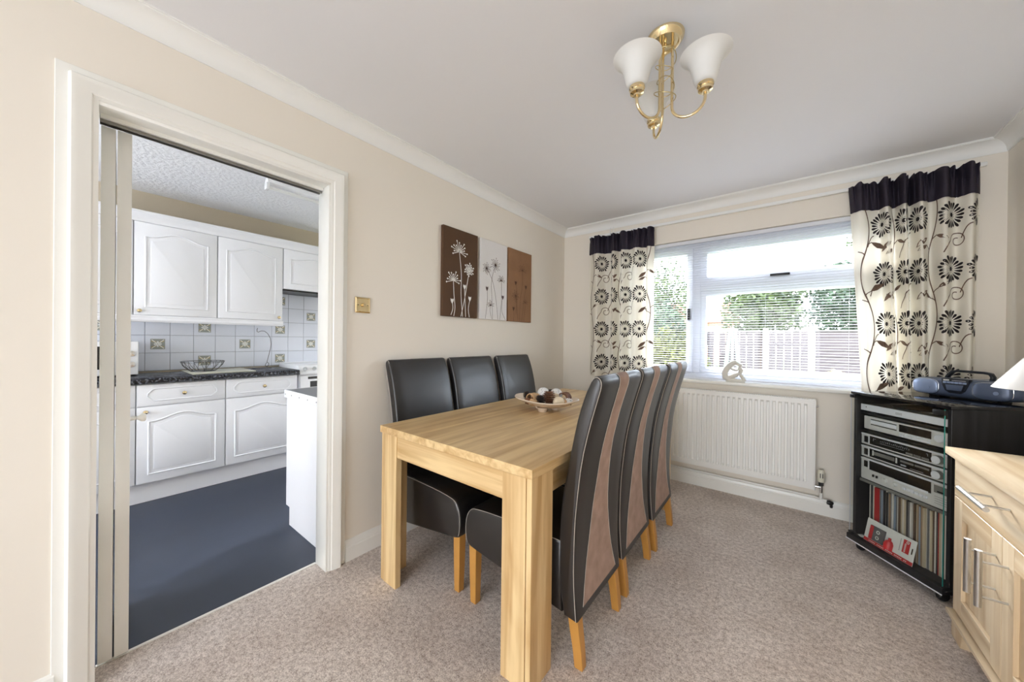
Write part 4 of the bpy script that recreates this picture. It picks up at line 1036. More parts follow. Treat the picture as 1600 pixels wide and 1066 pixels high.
    def tape(P):
        P(box(0.070, 0.372, 0.0605, 0.0629, 0.562, 0.607), 'cassette_window', 'hifi_dark', bevel=0.0005, seg=1); knob(P, 0.405, 0.584)
        P(box(0.095, 0.205, 0.060, 0.0606, 0.578, 0.598), 'cassette_well', 'hifi_grey')
        for a in (0.088, 0.212): P(box(a, a+0.006, 0.058, 0.0606, 0.574, 0.602), 'well_post', 'hifi_silver')
        for k in range(2): P(box(0.235+k*0.068, 0.297+k*0.068, 0.0575, 0.0604, 0.588, 0.598), 'button', 'hifi_grey', bevel=0.0008, seg=1)
        P(box(0.237, 0.262, 0.0575, 0.0604, 0.570, 0.577), 'button', 'hifi_mark', bevel=0.0008, seg=1); P(box(0.28, 0.34, 0.0598, 0.0606, 0.568, 0.5695), 'marking', 'hifi_mark')
    def amp(P):
        P(box(0.070, 0.205, 0.0605, 0.0629, 0.486, 0.536), 'display', 'hifi_dark', bevel=0.0005, seg=1)
        P(box(0.2055, 0.372, 0.0605, 0.0629, 0.480, 0.536), 'display', 'hifi_dark', bevel=0.0005, seg=1)
        P(box(0.2055, 0.362, 0.057, 0.0604, 0.473, 0.485), 'ledge', 'hifi_light', bevel=0.001, seg=1)
        for k in range(6): P(box(0.246+k*0.0195, 0.261+k*0.0195, 0.0555, 0.0628, 0.447, 0.461), 'button', 'hifi_light', bevel=0.0015, seg=1)
        for a in (0.092, 0.112): P(box(a, a+0.006, 0.054, 0.0628, 0.452, 0.466), 'lever_switch', 'hifi_dark', bevel=0.001, seg=1)
        for a in (0.156, 0.206): P(MB().lathe([(0.0, -0.012), (0.0095, -0.012), (0.0115, 0.0)], 20, (a, 0.0628, 0.456), 'y'), 'knob', 'hifi_silver', smooth=40)
        P(box(0.384, 0.440, 0.061, 0.0629, 0.494, 0.530), 'slider_panel', 'hifi_grey'); P(box(0.400, 0.424, 0.058, 0.0612, 0.500, 0.505), 'slider', 'hifi_dark')
        for k in range(4): P(box(0.386, 0.436, 0.0622, 0.0629, 0.442+k*0.011, 0.4432+k*0.011), 'slot', 'hifi_grey')
    sep('tuner', 'silver radio tuner with dial marks, topmost of the three stacked units', 'tuner', 0.6245, 0.690, tuner)
    sep('cassette_deck', 'silver cassette deck, middle of the three stacked hi-fi units', 'tape deck', 0.5525, 0.618, tape)
    sep('amplifier', 'silver amplifier with push buttons, lowest of the three stacked units', 'amplifier', 0.4205, 0.5465, amp)
    # spacers so the stack touches
    # records
    cols = {'white': srgb(214, 208, 198), 'grey': srgb(120, 118, 118), 'black': srgb(36, 34, 36), 'cream': srgb(196, 180, 152), 'tan': srgb(150, 124, 98), 'blue-grey': srgb(140, 152, 166), 'red': srgb(170, 32, 36), 'brown': srgb(96, 76, 62), 'dark grey': srgb(70, 68, 70)}
    for k, v in cols.items(): mat('sleeve_'+k, v, 0.5, noise=0.12, nscale=18)
    seq = ['grey', 'white', 'dark grey', 'white', 'cream', 'RED', 'grey', 'blue-grey', 'grey', 'black', 'white', 'black', 'grey', 'tan', 'grey', 'white', 'dark grey', 'blue-grey', 'grey', 'white', 'brown', 'cream', 'tan', 'white', 'cream', 'dark grey', 'black', 'grey', 'white', 'tan', 'brown', 'cream', 'tan', 'blue-grey', 'tan', 'cream', 'cream', 'white', 'grey', 'white', 'cream', 'brown', 'white', 'dark grey', 'red', 'cream', 'white', 'black', 'white']
    rg = random.Random(11); a = 0.046; n = {}
    tot = len(seq); z = 0.0868
    for i, c2 in enumerate(seq):
        w = 0.030 if c2 == 'RED' else rg.uniform(0.0048, 0.0088)
        h = 0.30+rg.uniform(-0.002, 0.008) if c2 != 'RED' else 0.302
        if a+w > 0.4555: break
        y0 = 0.085+rg.uniform(-0.006, 0.006); sl = rg.uniform(-0.0015, 0.0015) if c2 != 'RED' else 0
        m = MB().add([(-w/2+.0004, 0, 0), (w/2-.0004, 0, 0), (w/2-.0004, 0.31, 0), (-w/2+.0004, 0.31, 0), (-w/2+.0004, 0, h), (w/2-.0004, 0, h), (w/2-.0004, 0.31, h), (-w/2+.0004, 0.31, h)], [(0, 3, 2, 1), (4, 5, 6, 7), (0, 1, 5, 4), (1, 2, 6, 5), (2, 3, 7, 6), (3, 0, 4, 7)])
        nm = 'record_box' if c2 == 'RED' else 'record_sleeve'
        o = m.build(nm, 'sleeve_red' if c2 == 'RED' else 'sleeve_'+c2)
        o.location = HT(a+w/2, y0, z); o.rotation_euler = (0, 0, HR)
        ordn = i+1 if i < 5 else i
        suf = 'st' if ordn % 10 == 1 and ordn != 11 else 'nd' if ordn % 10 == 2 and ordn != 12 else 'rd' if ordn % 10 == 3 and ordn != 13 else 'th'
        lab = 'wide red record box among the sleeves in the hi-fi cabinet' if c2 == 'RED' else f'{c2} record sleeve, {ordn}{suf} thin spine from the left on the lower cabinet shelf'
        tag(o, lab, 'record', 'records on the lower shelf of the hi-fi cabinet')
        a += w
    # cassette-cleaner blister card leaning in front of the records
    t = HThing('cassette_cleaner_pack', 'white and red blister card with a cassette leaning inside the cabinet door', 'packet', 0.195, 0.05, 0.0868)
    s0, s1, zz, hh = 0.075, 0.325, 0.0868, 0.128
    tilt = Matrix.Translation((0, 0.028, zz)) @ Matrix.Rotation(math.radians(-12), 4, 'X') @ Matrix.Translation((0, -0.028, -zz))
    X = t.xf @ tilt
    def Q(mb, nm, m_, par=None, **k): return mb.build(nm, m_, par or t.t, xf=X, **k)
    cd = Q(box(s0, s1, 0.028, 0.0292, zz, zz+hh), 'card', 'card', bevel=0.0004, seg=1)
    Q(box(s0+0.001, s1-0.001, 0.0274, 0.0279, zz+0.001, zz+0.019), 'red_band', 'red_card')
    m = MB()
    for k in range(26):
        if k % 6 != 5: m.box(s0+0.03+k*0.0075, s0+0.034+k*0.0075, 0.0270, 0.0274, zz+0.007, zz+0.012)
    Q(m, 'band_lettering', 'card')['kind'] = 'stuff'
    cs = Q(box(s0+0.030, s0+0.108, 0.019, 0.0279, zz+0.022, zz+0.100), 'cassette', 'cassette_grey', bevel=0.002)
    Q(box(s0+0.031, s0+0.050, 0.0182, 0.0189, zz+0.024, zz+0.098), 'cassette_label', 'red_card', cs)
    for k in (0.045, 0.076): Q(MB().lathe([(0.0055, -0.001), (0.0095, -0.001), (0.0095, 0), (0.0055, 0)], 18, (s0+0.076, 0.0188, zz+k), 'y', cap=False), 'spool', 'card', cs)
    bt = Q(MB().lathe([(0.0, 0), (0.019, 0), (0.020, 0.03), (0.014, 0.044), (0.006, 0.048), (0.006, 0.060), (0, 0.061)], 16, (s0+0.133, 0.0276-0.004, zz+0.019)), 'fluid_bottle', 'red_card', smooth=40)
    Q(box(s0+0.192, s0+0.224, 0.0274, 0.0279, zz+0.045, zz+0.112), 'logo_panel', 'red_card')
    m = MB()
    for k in range(7): m.box(s0+0.200, s0+0.2075, 0.0270, 0.0274, zz+0.050+k*0.0065, zz+0.0535+k*0.0065)
    m.lathe([(0.004, -0.0003), (0.007, -0.0003), (0.007, 0), (0.004, 0)], 14, (s0+0.212, 0.0274, zz+0.102), 'y', cap=False)
    Q(m, 'logo_lettering', 'card')['kind'] = 'stuff'
    m = MB()
    for k in range(8): m.box(s0+0.178, s0+0.181, 0.0275, 0.0279, zz+0.045+k*0.008, zz+0.050+k*0.008)
    Q(m, 'small_print', 'cassette_grey')['kind'] = 'stuff'
    Q(box(s1-0.016, s1-0.011, 0.0274, 0.0279, zz+0.055, zz+0.085), 'hanging_slot', 'hifi_dark')
    t = HThing('paper_scrap', 'crumpled pale paper scrap on the cabinet floor', 'paper', 0.05, 0.05, 0.0868)
    m = MB(); vs = []; fs = []
    rg = random.Random(2)
    for j in range(4):
        for i in range(5): vs.append((0.028+i*0.011+0.002*j, 0.030+j*0.009, 0.0872+rg.uniform(0, 0.006)*(1 if 0 < i else 0.3)))
    for j in range(3):
        for i in range(4): fs.append((j*5+i, j*5+i+1, j*5+i+6, j*5+i+5))
    t.part(m.add(vs, fs), 'sheet', 'card')
hifi()

# ------------------------------------------------------------------ portable stereo
def boombox():
    zt = 0.9282
    t = thing('portable_stereo', 'blue-grey portable stereo with carry handle on the hi-fi cabinet', 'stereo', (2.636, -0.352, zt), world=False, rot=(0, 0, math.radians(-44)))
    hw = 0.200
    def sec(x, sy, h0, h1, yo=0.0):
        ring = []
        for k in range(28):
            a = 2*PI*k/28; c, s = math.cos(a), math.sin(a)
            e = 0.62
            ring.append((x, yo+sy*math.copysign(abs(c)**e, c), (h0+h1)/2+(h1-h0)/2*math.copysign(abs(s)**e, s)))
        return ring
    rings = []
    for x, sy, h0, h1 in ((-hw, 0.030, 0.035, 0.070), (-hw+0.006, 0.052, 0.022, 0.086), (-hw+0.025, 0.068, 0.010, 0.097), (-0.12, 0.080, 0.002, 0.102), (-0.06, 0.080, 0.0, 0.104), (0, 0.078, 0.0, 0.104), (0.06, 0.080, 0.0, 0.104), (0.12, 0.080, 0.002, 0.102), (hw-0.025, 0.068, 0.010, 0.097), (hw-0.006, 0.052, 0.022, 0.086), (hw, 0.030, 0.035, 0.070)):
        rings.append(sec(x, sy, h0, h1))
    MB().loft(rings).build('housing', 'boom', t, smooth=60)
    def grille(xc, w, h, mt):
        rr = []
        for d, f in ((0.0, 1.0), (-0.006, 0.97), (-0.010, 0.86), (-0.012, 0.5), (-0.0125, 0.1)):
            ring = []
            for k in range(32):
                a = 2*PI*k/32; c, s = math.cos(a), math.sin(a); e = 0.6
                xx = w*f*math.copysign(abs(c)**e, c); ring.append((xc+xx, -0.076+d+0.9*((abs(xc+xx)/hw)**4)*0.022, 0.053+h*f*math.copysign(abs(s)**e, s)))
            rr.append(ring)
        g = MB().loft(rr).build('speaker_grille', mt, t, smooth=60)
        ring = []
        for k in range(40):
            a = 2*PI*k/40; c, s = math.cos(a), math.sin(a); e = 0.6
            xx = w*1.02*math.copysign(abs(c)**e, c); ring.append((xc+xx, -0.079+0.9*((abs(xc+xx)/hw)**4)*0.022, 0.053+h*1.03*math.copysign(abs(s)**e, s)))
        MB().tube(ring, 0.0016, 6, closed=True).build('grille_rim', 'chrome', g, smooth=60)
        MB().lathe([(0.0, -0.001), (0.009, -0.001), (0.009, 0.002)], 16, (xc+0.02, -0.0882, 0.048), 'y').build('badge', 'boom_light', g)
    grille(-0.126, 0.058, 0.040, 'boom_light'); grille(0.122, 0.062, 0.042, 'boom')
    poly = [(-0.055, 0.104), (0.050, 0.104), (0.046, 0.070), (0.034, 0.040), (0.018, 0.027), (-0.022, 0.027), (-0.040, 0.040), (-0.051, 0.070)]
    dk = MB().prism(poly, lambda a, b, d: (a, d, b), -0.086, -0.060).build('cassette_deck_panel', 'boom_dark', t, bevel=0.003)
    MB().prism([(-0.036, 0.072), (0.032, 0.072), (0.024, 0.042), (-0.030, 0.042)], lambda a, b, d: (a, d, b), -0.089, -0.0862).build('cassette_door', 'boom', dk, bevel=0.002)
    for k in range(6): box(-0.044+k*0.0148, -0.031+k*0.0148, -0.091, -0.0862, 0.078, 0.088).build('key', 'boom_light', dk, bevel=0.001, seg=1)
    box(-0.044, -0.022, -0.0875, -0.0862, 0.092, 0.098).build('label_plate', 'card', dk)
    box(-0.012, 0.040, -0.0875, -0.0862, 0.093, 0.096).build('tuning_strip', 'hifi_mark', dk)
    path = [(-0.082, 0.0, 0.085), (-0.076, 0.0, 0.112), (-0.056, 0.0, 0.138), (-0.035, 0.0, 0.142), (0.06, 0.0, 0.140), (0.080, 0.0, 0.136), (0.088, 0.0, 0.120), (0.082, 0.0, 0.085)]
    rings = []
    for i, p in enumerate(path):
        a, b = path[max(i-1, 0)], path[min(i+1, len(path)-1)]; dx, dz = b[0]-a[0], b[2]-a[2]; l = math.hypot(dx, dz); nx, nz = -dz/l, dx/l
        rings.append([(p[0]-nx*0.006, -0.012, p[2]-nz*0.006), (p[0]+nx*0.006, -0.012, p[2]+nz*0.006), (p[0]+nx*0.006, 0.012, p[2]+nz*0.006), (p[0]-nx*0.006, 0.012, p[2]-nz*0.006)])
    MB().loft(rings).build('handle', 'boom_dark', t, bevel=0.002)
    for x in (-0.11, 0.11):
        box(x-0.02, x+0.02, -0.04, 0.04, 0.0, 0.006).build('foot', 'black_plastic', t)
    MB().tube([(-0.05, 0.06, 0.098), (0.12, 0.06, 0.107)], 0.003, 8).build('aerial', 'chrome', t, smooth=50)
boombox()

# ------------------------------------------------------------------ sideboard and lamp
def sideboard():
    s = thing('sideboard', 'pale oak sideboard with a drawer over panelled doors', 'sideboard', (2.64, -1.78, 0))
    xf, xb, ya, yb = 2.432, 2.845, -1.0, -2.58
    box(2.408, 2.856, yb-0.015, ya+0.014, 0.752, 0.780).build('top', 'pale_y', s, bevel=0.0015)
    box(xf+0.02, xb, yb, ya, 0.105, 0.7515).build('carcass', 'pale_z', s)
    box(xf, xf+0.0199, ya-0.004, ya, 0.105, 0.7515).build('end_strip', 'pale_z', s)
    box(2.412, 2.45, yb, ya+0.006, 0.090, 0.1045).build('base_moulding', 'pale_y', s, bevel=0.002)
    box(2.45, xb, yb, ya, 0.075, 0.1045).build('base_rail', 'pale_y', s)
    for y in (ya, yb+0.10):
        for x0 in (2.428, xb-0.06):
            MB().prism([(y, 0), (y, 0.0895), (y-0.115, 0.0895), (y-0.09, 0)], lambda a, b, d: (d, a, b), x0, x0+0.05).build('foot', 'pale_z', s, bevel=0.002)
    def handle_h(y0, y1, z, par):
        m = MB().tube([(2.372, y0, z), (2.372, y1, z)], 0.008, 16); h = m.build('bar_handle', 'steel', par, smooth=40)
        for y in (y0-0.045, y1+0.045): MB().tube([(2.372, y, z), (xf+0.001, y, z)], 0.0035, 10).build('handle_post', 'steel', h, smooth=40)
    def handle_v(y, z0, z1, par):
        m = MB().tube([(2.372, y, z0), (2.372, y, z1)], 0.009, 16); h = m.build('bar_handle', 'steel', par, smooth=40)
        for z in (z0+0.035, z1-0.035): MB().tube([(2.372, y, z), (xf+0.001, y, z)], 0.0035, 10).build('handle_post', 'steel', h, smooth=40)
    for y0, y1 in ((-1.788, -1.004), (-2.576, -1.792)):
        d = box(xf, xf+0.0195, y0, y1, 0.588, 0.748).build('drawer', 'pale_y', s, bevel=0.0012, seg=1)
        yc = (y0+y1)/2+0.015; handle_h(yc+0.105, yc-0.105, 0.688, d)
        ym = (y0+y1)/2
        for k, (a, b) in enumerate(((ym+0.002, y1), (y0, ym-0.002))):
            z0, z1 = 0.112, 0.583; t = 0.072
            dr = box(xf+0.0125, xf+0.0195, a, b, z0, z1).build('door', 'pale_z', s)
            box(xf, xf+0.0124, b-t, b, z0, z1).build('stile', 'pale_z', dr, bevel=0.001, seg=1); box(xf, xf+0.0124, a, a+t, z0, z1).build('stile', 'pale_z', dr, bevel=0.001, seg=1)
            box(xf, xf+0.0124, a+t+0.0003, b-t-0.0003, z1-t, z1).build('rail', 'pale_y', dr, bevel=0.001, seg=1); box(xf, xf+0.0124, a+t+0.0003, b-t-0.0003, z0, z0+t).build('rail', 'pale_y', dr, bevel=0.001, seg=1)
            handle_v(a+0.040 if k == 0 else b-0.040, 0.352, 0.537, dr)
sideboard()
def lamp():
    cx, cy, z = 2.632, -1.200, 0.780
    t = thing('table_lamp', 'table lamp with white cone shade on the sideboard', 'lamp', (cx, cy, z))
    MB().lathe([(0.0, 0), (0.06, 0), (0.062, 0.008), (0.03, 0.02), (0.035, 0.06), (0.05, 0.11), (0.04, 0.17), (0.016, 0.21), (0.012, 0.27), (0, 0.27)], 28, (cx, cy, z)).build('base', 'stone', t, smooth=50)
    prof = [(0.165, 1.058), (0.055, 1.232)]
    MB().lathe(prof+[(0.052, 1.232), (0.162, 1.058)], 48, (cx, cy, 0), cap=False).build('lamp_shade', 'cream_shade', t, smooth=60)
    m = MB()
    for k in range(3):
        a = k*2*PI/3; m.tube([(cx, cy, 1.20), (cx+0.058*math.cos(a), cy+0.058*math.sin(a), 1.222)], 0.0015, 5)
    m.tube([(cx, cy, 1.04), (cx, cy, 1.205)], 0.004, 6); m.build('shade_carrier', 'brass_dull', t)
lamp()

# ------------------------------------------------------------------ kitchen
def kitchen():
    KF = -1.745
    def bead(mb, path, x, r): mb.tube([(x, a, b) for a, b in path], r, 8, closed=True)
    def arch(y0, y1, z0, z1, ins=0.062, rise=0.045):
        a, b, c, d = y0+ins, y1-ins, z0+ins, z1-ins
        p = [(a, c), (b, c), (b, d-rise)]
        m = (a+b)/2; w = (b-a)/2
        for k in range(1, 24):
            u = 1-2*k/24; y = m+w*u
            sh = 0.5+0.5*math.cos(PI*min(1, abs(u)/0.92)); p.append((y, d-rise+rise*sh))
        p.append((a, d-rise)); return p
    def knob(x, y, z, par, r=0.014):
        MB().lathe([(0.0, 0.0), (0.006, 0.0), (0.005, 0.008), (0.010, 0.011), (r, 0.016), (r*0.93, 0.022), (r*0.5, 0.0255), (0, 0.0262)], 18, (x, y, z), 'x').build('knob', 'brass', par, smooth=50)
    def door(par, y0, y1, z0, z1, x, ky=None, kz=None, rise=0.045):
        g = 0.002
        d = box(x-0.018, x, y0+g, y1-g, z0, z1).build('door', 'kitchen_white', par, bevel=0.004)
        m = MB(); pa = arch(y0, y1, z0, z1, 0.062, rise); bead(m, pa, x, 0.0065); m.build('moulding', 'kitchen_white', d, smooth=50)
        pi = arch(y0, y1, z0, z1, 0.088, rise)
        MB().prism(pi, lambda a, b, q: (q, a, b), x-0.001, x+0.0045).build('raised_panel', 'kitchen_white', d, bevel=0.003, seg=2)
        if ky is not None: knob(x, ky, kz, d)
    def drawer(par, y0, y1, z0, z1, x, kn=True):
        g = 0.002
        d = box(x-0.018, x, y0+g, y1-g, z0, z1).build('drawer', 'kitchen_white', par, bevel=0.004)
        ya, yb, za, zb, c = y0+0.055, y1-0.055, z0+0.034, z1-0.034, 0.032
        oc = [(ya+c, za), (yb-c, za), (yb, za+c), (yb, zb-c), (yb-c, zb), (ya+c, zb), (ya, zb-c), (ya, za+c)]
        m = MB(); bead(m, oc, x, 0.0045); m.build('moulding', 'kitchen_white', d, smooth=50)
        if kn: knob(x, (y0+y1)/2, (z0+z1)/2, d)
    G = 'white kitchen base units'
    for y0, y1, kl, lab in ((-3.49, -2.990, 1, 'white kitchen base unit half hidden behind the folded door'), (-2.988, -2.489, 0, 'white kitchen base unit below the wire basket'), (-2.487, -1.955, 1, 'white kitchen base unit beside the cooker')):
        u = thing('base_cabinet', lab, 'cabinet', (-2.02, (y0+y1)/2, 0.146), group=G)
        box(KX+0.012, KF-0.0185, y0, y1, 0.1465, 0.864).build('carcass', 'kitchen_white', u)
        drawer(u, y0, y1, 0.706, 0.861, KF)
        door(u, y0, y1, 0.150, 0.699, KF, (y1-0.045 if kl else y0+0.045), 0.664)
    tag(box(-1.812, -1.795, -3.49, -1.955, 0, 0.146).build('plinth_board', 'kitchen_white'), 'white plinth board under the kitchen base units', 'plinth')
    wt = MB().prism([(KX+0.012, 0.8645), (-1.728, 0.8645), (-1.717, 0.872), (-1.714, 0.886), (-1.717, 0.900), (-1.728, 0.908), (KX+0.012, 0.908)], lambda a, b, d: (a, d, b), -3.49, -1.945).build('worktop', 'granite', smooth=40)
    tag(wt, 'black speckled worktop along the back of the kitchen', 'worktop')
    # wall units
    XU = -1.970
    for y0, y1, z0, kl, lab in ((-3.49, -2.990, 1.372, 1, 'white wall cupboard half hidden behind the folded door'), (-2.988, -2.501, 1.372, 0, 'white wall cupboard with arched door and brass knob at its lower left'), (-2.499, -2.007, 1.372, 1, 'white wall cupboard with arched door and brass knob at its lower right'), (-2.003, -1.45, 1.686, 1, 'short white cupboard above the cooker')):
        u = thing('wall_cabinet', lab, 'cabinet', (-2.14, (y0+y1)/2, z0), group='white kitchen wall cupboards')
        box(KX+0.012, XU-0.0185, y0, y1, z0, 2.0785).build('carcass', 'kitchen_white', u)
        door(u, y0, y1, z0+0.002, 2.0775, XU, (y1-0.035 if kl else y0+0.030), z0+0.032, 0.045 if z0 < 1.5 else 0.03)
        if z0 > 1.5: box(KX+0.02, XU-0.01, y0, y1, z0-0.016, z0-0.001).build('extractor_base', 'black_plastic', u)
    pr = [(-2.01, 2.079), (-1.966, 2.079), (-1.962, 2.085), (-1.958, 2.10), (-1.944, 2.118), (-1.926, 2.130), (-1.920, 2.138), (-1.920, 2.152), (-1.93, 2.156), (-2.01, 2.156)]
    tag(MB().prism(pr, lambda a, b, d: (a, d, b), -3.49, -1.45).build('cabinet_cornice', 'kitchen_white', smooth=30), 'white cornice moulding along the top of the wall cupboards', 'moulding')
    pr = [(-1.992, 1.371), (-1.968, 1.371), (-1.964, 1.364), (-1.966, 1.35), (-1.960, 1.336), (-1.966, 1.322), (-1.992, 1.320)]
    tag(MB().prism(pr, lambda a, b, d: (a, d, b), -3.49, -2.003).build('pelmet', 'kitchen_white', smooth=30), 'white pelmet rail under the wall cupboards', 'moulding')
    # cooker
    c = thing('cooker', 'white freestanding cooker beyond the worktop', 'cooker', (-2.0, -1.66, 0))
    box(KX+0.012, -1.775, -1.932, -1.39, 0.03, 0.855).build('body', 'appliance', c, bevel=0.004)
    MB().prism([(KX+0.012, 0.8555), (-1.745, 0.8555), (-1.742, 0.875), (-1.790, 0.935), (-1.81, 0.945), (KX+0.012, 0.945)], lambda a, b, d: (a, d, b), -1.932, -1.39).build('control_panel', 'appliance', c, bevel=0.004)
    for k in range(6):
        y = -1.885+k*0.085
        MB().lathe([(0.019, 0), (0.017, 0.018), (0, 0.019)], 16, (0, 0, 0), 'x').build('control_knob', 'chrome', c, smooth=40, xf=Matrix.Translation((-1.766, y, 0.905)) @ Matrix.Rotation(math.radians(-38), 4, 'Y'))
    od = box(-1.7745, -1.752, -1.926, -1.396, 0.45, 0.845).build('oven_door', 'appliance', c, bevel=0.004)
    box(-1.7518, -1.750, -1.84, -1.45, 0.50, 0.79).build('oven_window', 'hifi_dark', od); box(-1.7518, -1.748, -1.86, -1.42, 0.812, 0.835).build('grip_slot', 'hifi_dark', od)
    lid = box(KX+0.012, KX+0.03, -1.932, -1.39, 0.9455, 0.952).build('hob_edge', 'appliance', c)
    # unit backing on the party wall
    p = thing('end_cabinet', 'white kitchen unit end panel just inside the doorway', 'cabinet', (-0.41, -2.0, 0))
    MB().prism([(TX-0.003, 0), (-0.645, 0), (-0.645, 0.115), (-0.700, 0.115), (-0.700, 0.828), (TX-0.003, 0.828)], lambda a, b, d: (a, d, b), -2.400, -2.382).build('end_panel', 'kitchen_white', p)
    box(-0.69, TX-0.003, -2.3815, -1.2, 0.115, 0.828).build('carcass', 'kitchen_white', p)
    box(-0.642, -0.60, -2.3815, -1.2, 0, 0.1145).build('toe_board', 'kitchen_white', p)
    w = thing('short_worktop', 'grey worktop with white screwed edging just inside the doorway', 'worktop', (-0.41, -2.0, 0.83))
    box(-0.715, TX-0.003, -2.402, -1.2, 0.829, 0.868).build('slab', 'grey_top', w)
    ed = box(-0.722, TX-0.003, -2.409, -2.4025, 0.818, 0.8695).build('edging', 'kitchen_white', w, bevel=0.002)
    box(-0.7225, -0.7155, -2.4025, -1.2, 0.829, 0.8695).build('edging', 'kitchen_white', w, bevel=0.002)
    for x in (-0.70, -0.60, -0.48, -0.36, -0.24): MB().lathe([(0.004, -0.0012), (0.004, 0.0)], 8, (x, -2.4092, 0.842), 'y').build('screw', 'wire', ed)
    # things on the worktop
    z = 0.9082
    m = thing('microwave', 'white microwave with two dials on the worktop', 'microwave', (-2.11, -3.2, z))
    box(-2.27, -1.985, -3.46, -2.958, z+0.012, z+0.262).build('body', 'appliance', m, bevel=0.006)
    box(-1.9848, -1.975, -3.45, -3.085, z+0.02, z+0.255).build('door', 'appliance', m, bevel=0.003); box(-1.9748, -1.9735, -3.42, -3.12, z+0.06, z+0.225).build('window', 'hifi_dark', m)
    for zz in (0.09, 0.17): MB().lathe([(0.022, 0), (0.020, 0.014), (0, 0.016)], 20, (-1.9848, -2.995, z+zz), 'x').build('dial', 'chrome', m, smooth=40)
    for y in (-3.42, -3.0):
        for x in (-2.24, -2.02): MB().lathe([(0.012, 0), (0.012, 0.013)], 10, (x, y, z)).build('foot', 'black_plastic', m)
    b = tag(MB().prism([(-2.27, -2.68), (-1.82, -2.68), (-1.82, -2.26), (-2.27, -2.26)], lambda a, c2, d: (a, c2, d), z, z+0.008).build('cutting_board', 'board', bevel=0.003), 'pale glass cutting board lying on the black worktop', 'board')
    k = thing('wire_basket', 'round wire fruit basket on the cutting board', 'basket', (-2.05, -2.58, z+0.008))
    cx, cy, zb = -2.05, -2.575, z+0.0085
    def ring(r, zz, n=36): return [(cx+r*math.cos(2*PI*q/n), cy+r*math.sin(2*PI*q/n), zz) for q in range(n)]
    MB().tube(ring(0.142, zb+0.084), 0.003, 6, closed=True).build('rim', 'wire', k, smooth=60)
    MB().tube(ring(0.132, zb+0.074), 0.0018, 6, closed=True).build('rim_ring', 'wire', k, smooth=60)
    MB().tube(ring(0.080, zb+0.004), 0.003, 6, closed=True).build('base_ring', 'wire', k, smooth=60)
    for q in range(22):
        a = 2*PI*q/22; c2, s2 = math.cos(a), math.sin(a); f = 0.25 if q % 2 else -0.15
        c3, s3 = math.cos(a+f), math.sin(a+f)
        MB().tube([(cx+0.142*c2, cy+0.142*s2, zb+0.084), (cx+0.128*math.cos(a+f*.3), cy+0.128*math.sin(a+f*.3), zb+0.05), (cx+0.10*math.cos(a+f*.7), cy+0.10*math.sin(a+f*.7), zb+0.018), (cx+0.080*c3, cy+0.080*s3, zb+0.004)], 0.0017, 5).build('rib', 'wire', k)
    m = MB().tube([(cx-0.08, cy, zb+0.004), (cx+0.08, cy, zb+0.004)], 0.0018, 5); m.build('base_wire', 'wire', k); MB().tube([(cx, cy-0.08, zb+0.004), (cx, cy+0.08, zb+0.004)], 0.0018, 5).build('base_wire', 'wire', k)
    h = thing('hook_stand', 'thin dark wire banana hook standing on the worktop', 'hook', (-2.12, -2.10, z))
    hx = -2.12
    pts = [(-2.168, 1.300), (-2.172, 1.285), (-2.172, 1.268), (-2.162, 1.260), (-2.150, 1.268), (-2.135, 1.274), (-2.112, 1.272), (-2.085, 1.250), (-2.062, 1.205), (-2.055, 1.15), (-2.060, 1.10), (-2.078, 1.02), (-2.090, 0.965)]
    MB().tube([(hx, a, b2) for a, b2 in pts], 0.0026, 6).build('stem', 'wire', h, smooth=60)
    MB().tube([(hx+0.014*math.sin(t), -2.088+0.014*math.cos(t), 0.945+0.02*math.sin(t)) for t in [2*PI*q/20 for q in range(20)]], 0.0022, 6, closed=True).build('scroll', 'wire', h, smooth=60)
    MB().tube([(hx+0.085*math.cos(t), -2.13+0.085*math.sin(t), z+0.0035) for t in [2*PI*q/30 for q in range(30)]], 0.003, 6, closed=True).build('base_ring', 'wire', h, smooth=60)
    MB().tube([(hx, -2.09, 0.93), (hx, -2.085, z+0.004), (hx, -2.05, z+0.004)], 0.0026, 6).build('foot', 'wire', h)
    # fluorescent fitting
    f = thing('strip_light', 'white fluorescent strip light on the kitchen ceiling', 'strip light', (-1.18, -1.75, HK))
    box(-1.215, -1.145, -2.385, -1.15, HK-0.038, HK-0.0005).build('housing', 'appliance', f, bevel=0.003)
    for y in (-2.39, -1.16): box(-1.205, -1.155, y, y+0.022, HK-0.085, HK-0.036).build('lamp_holder', 'appliance', f, bevel=0.003)
    MB().tube([(-1.18, -2.37, HK-0.066), (-1.18, -1.16, HK-0.066)], 0.013, 14).build('tube', 'cream_shade', f, smooth=50)
kitchen()

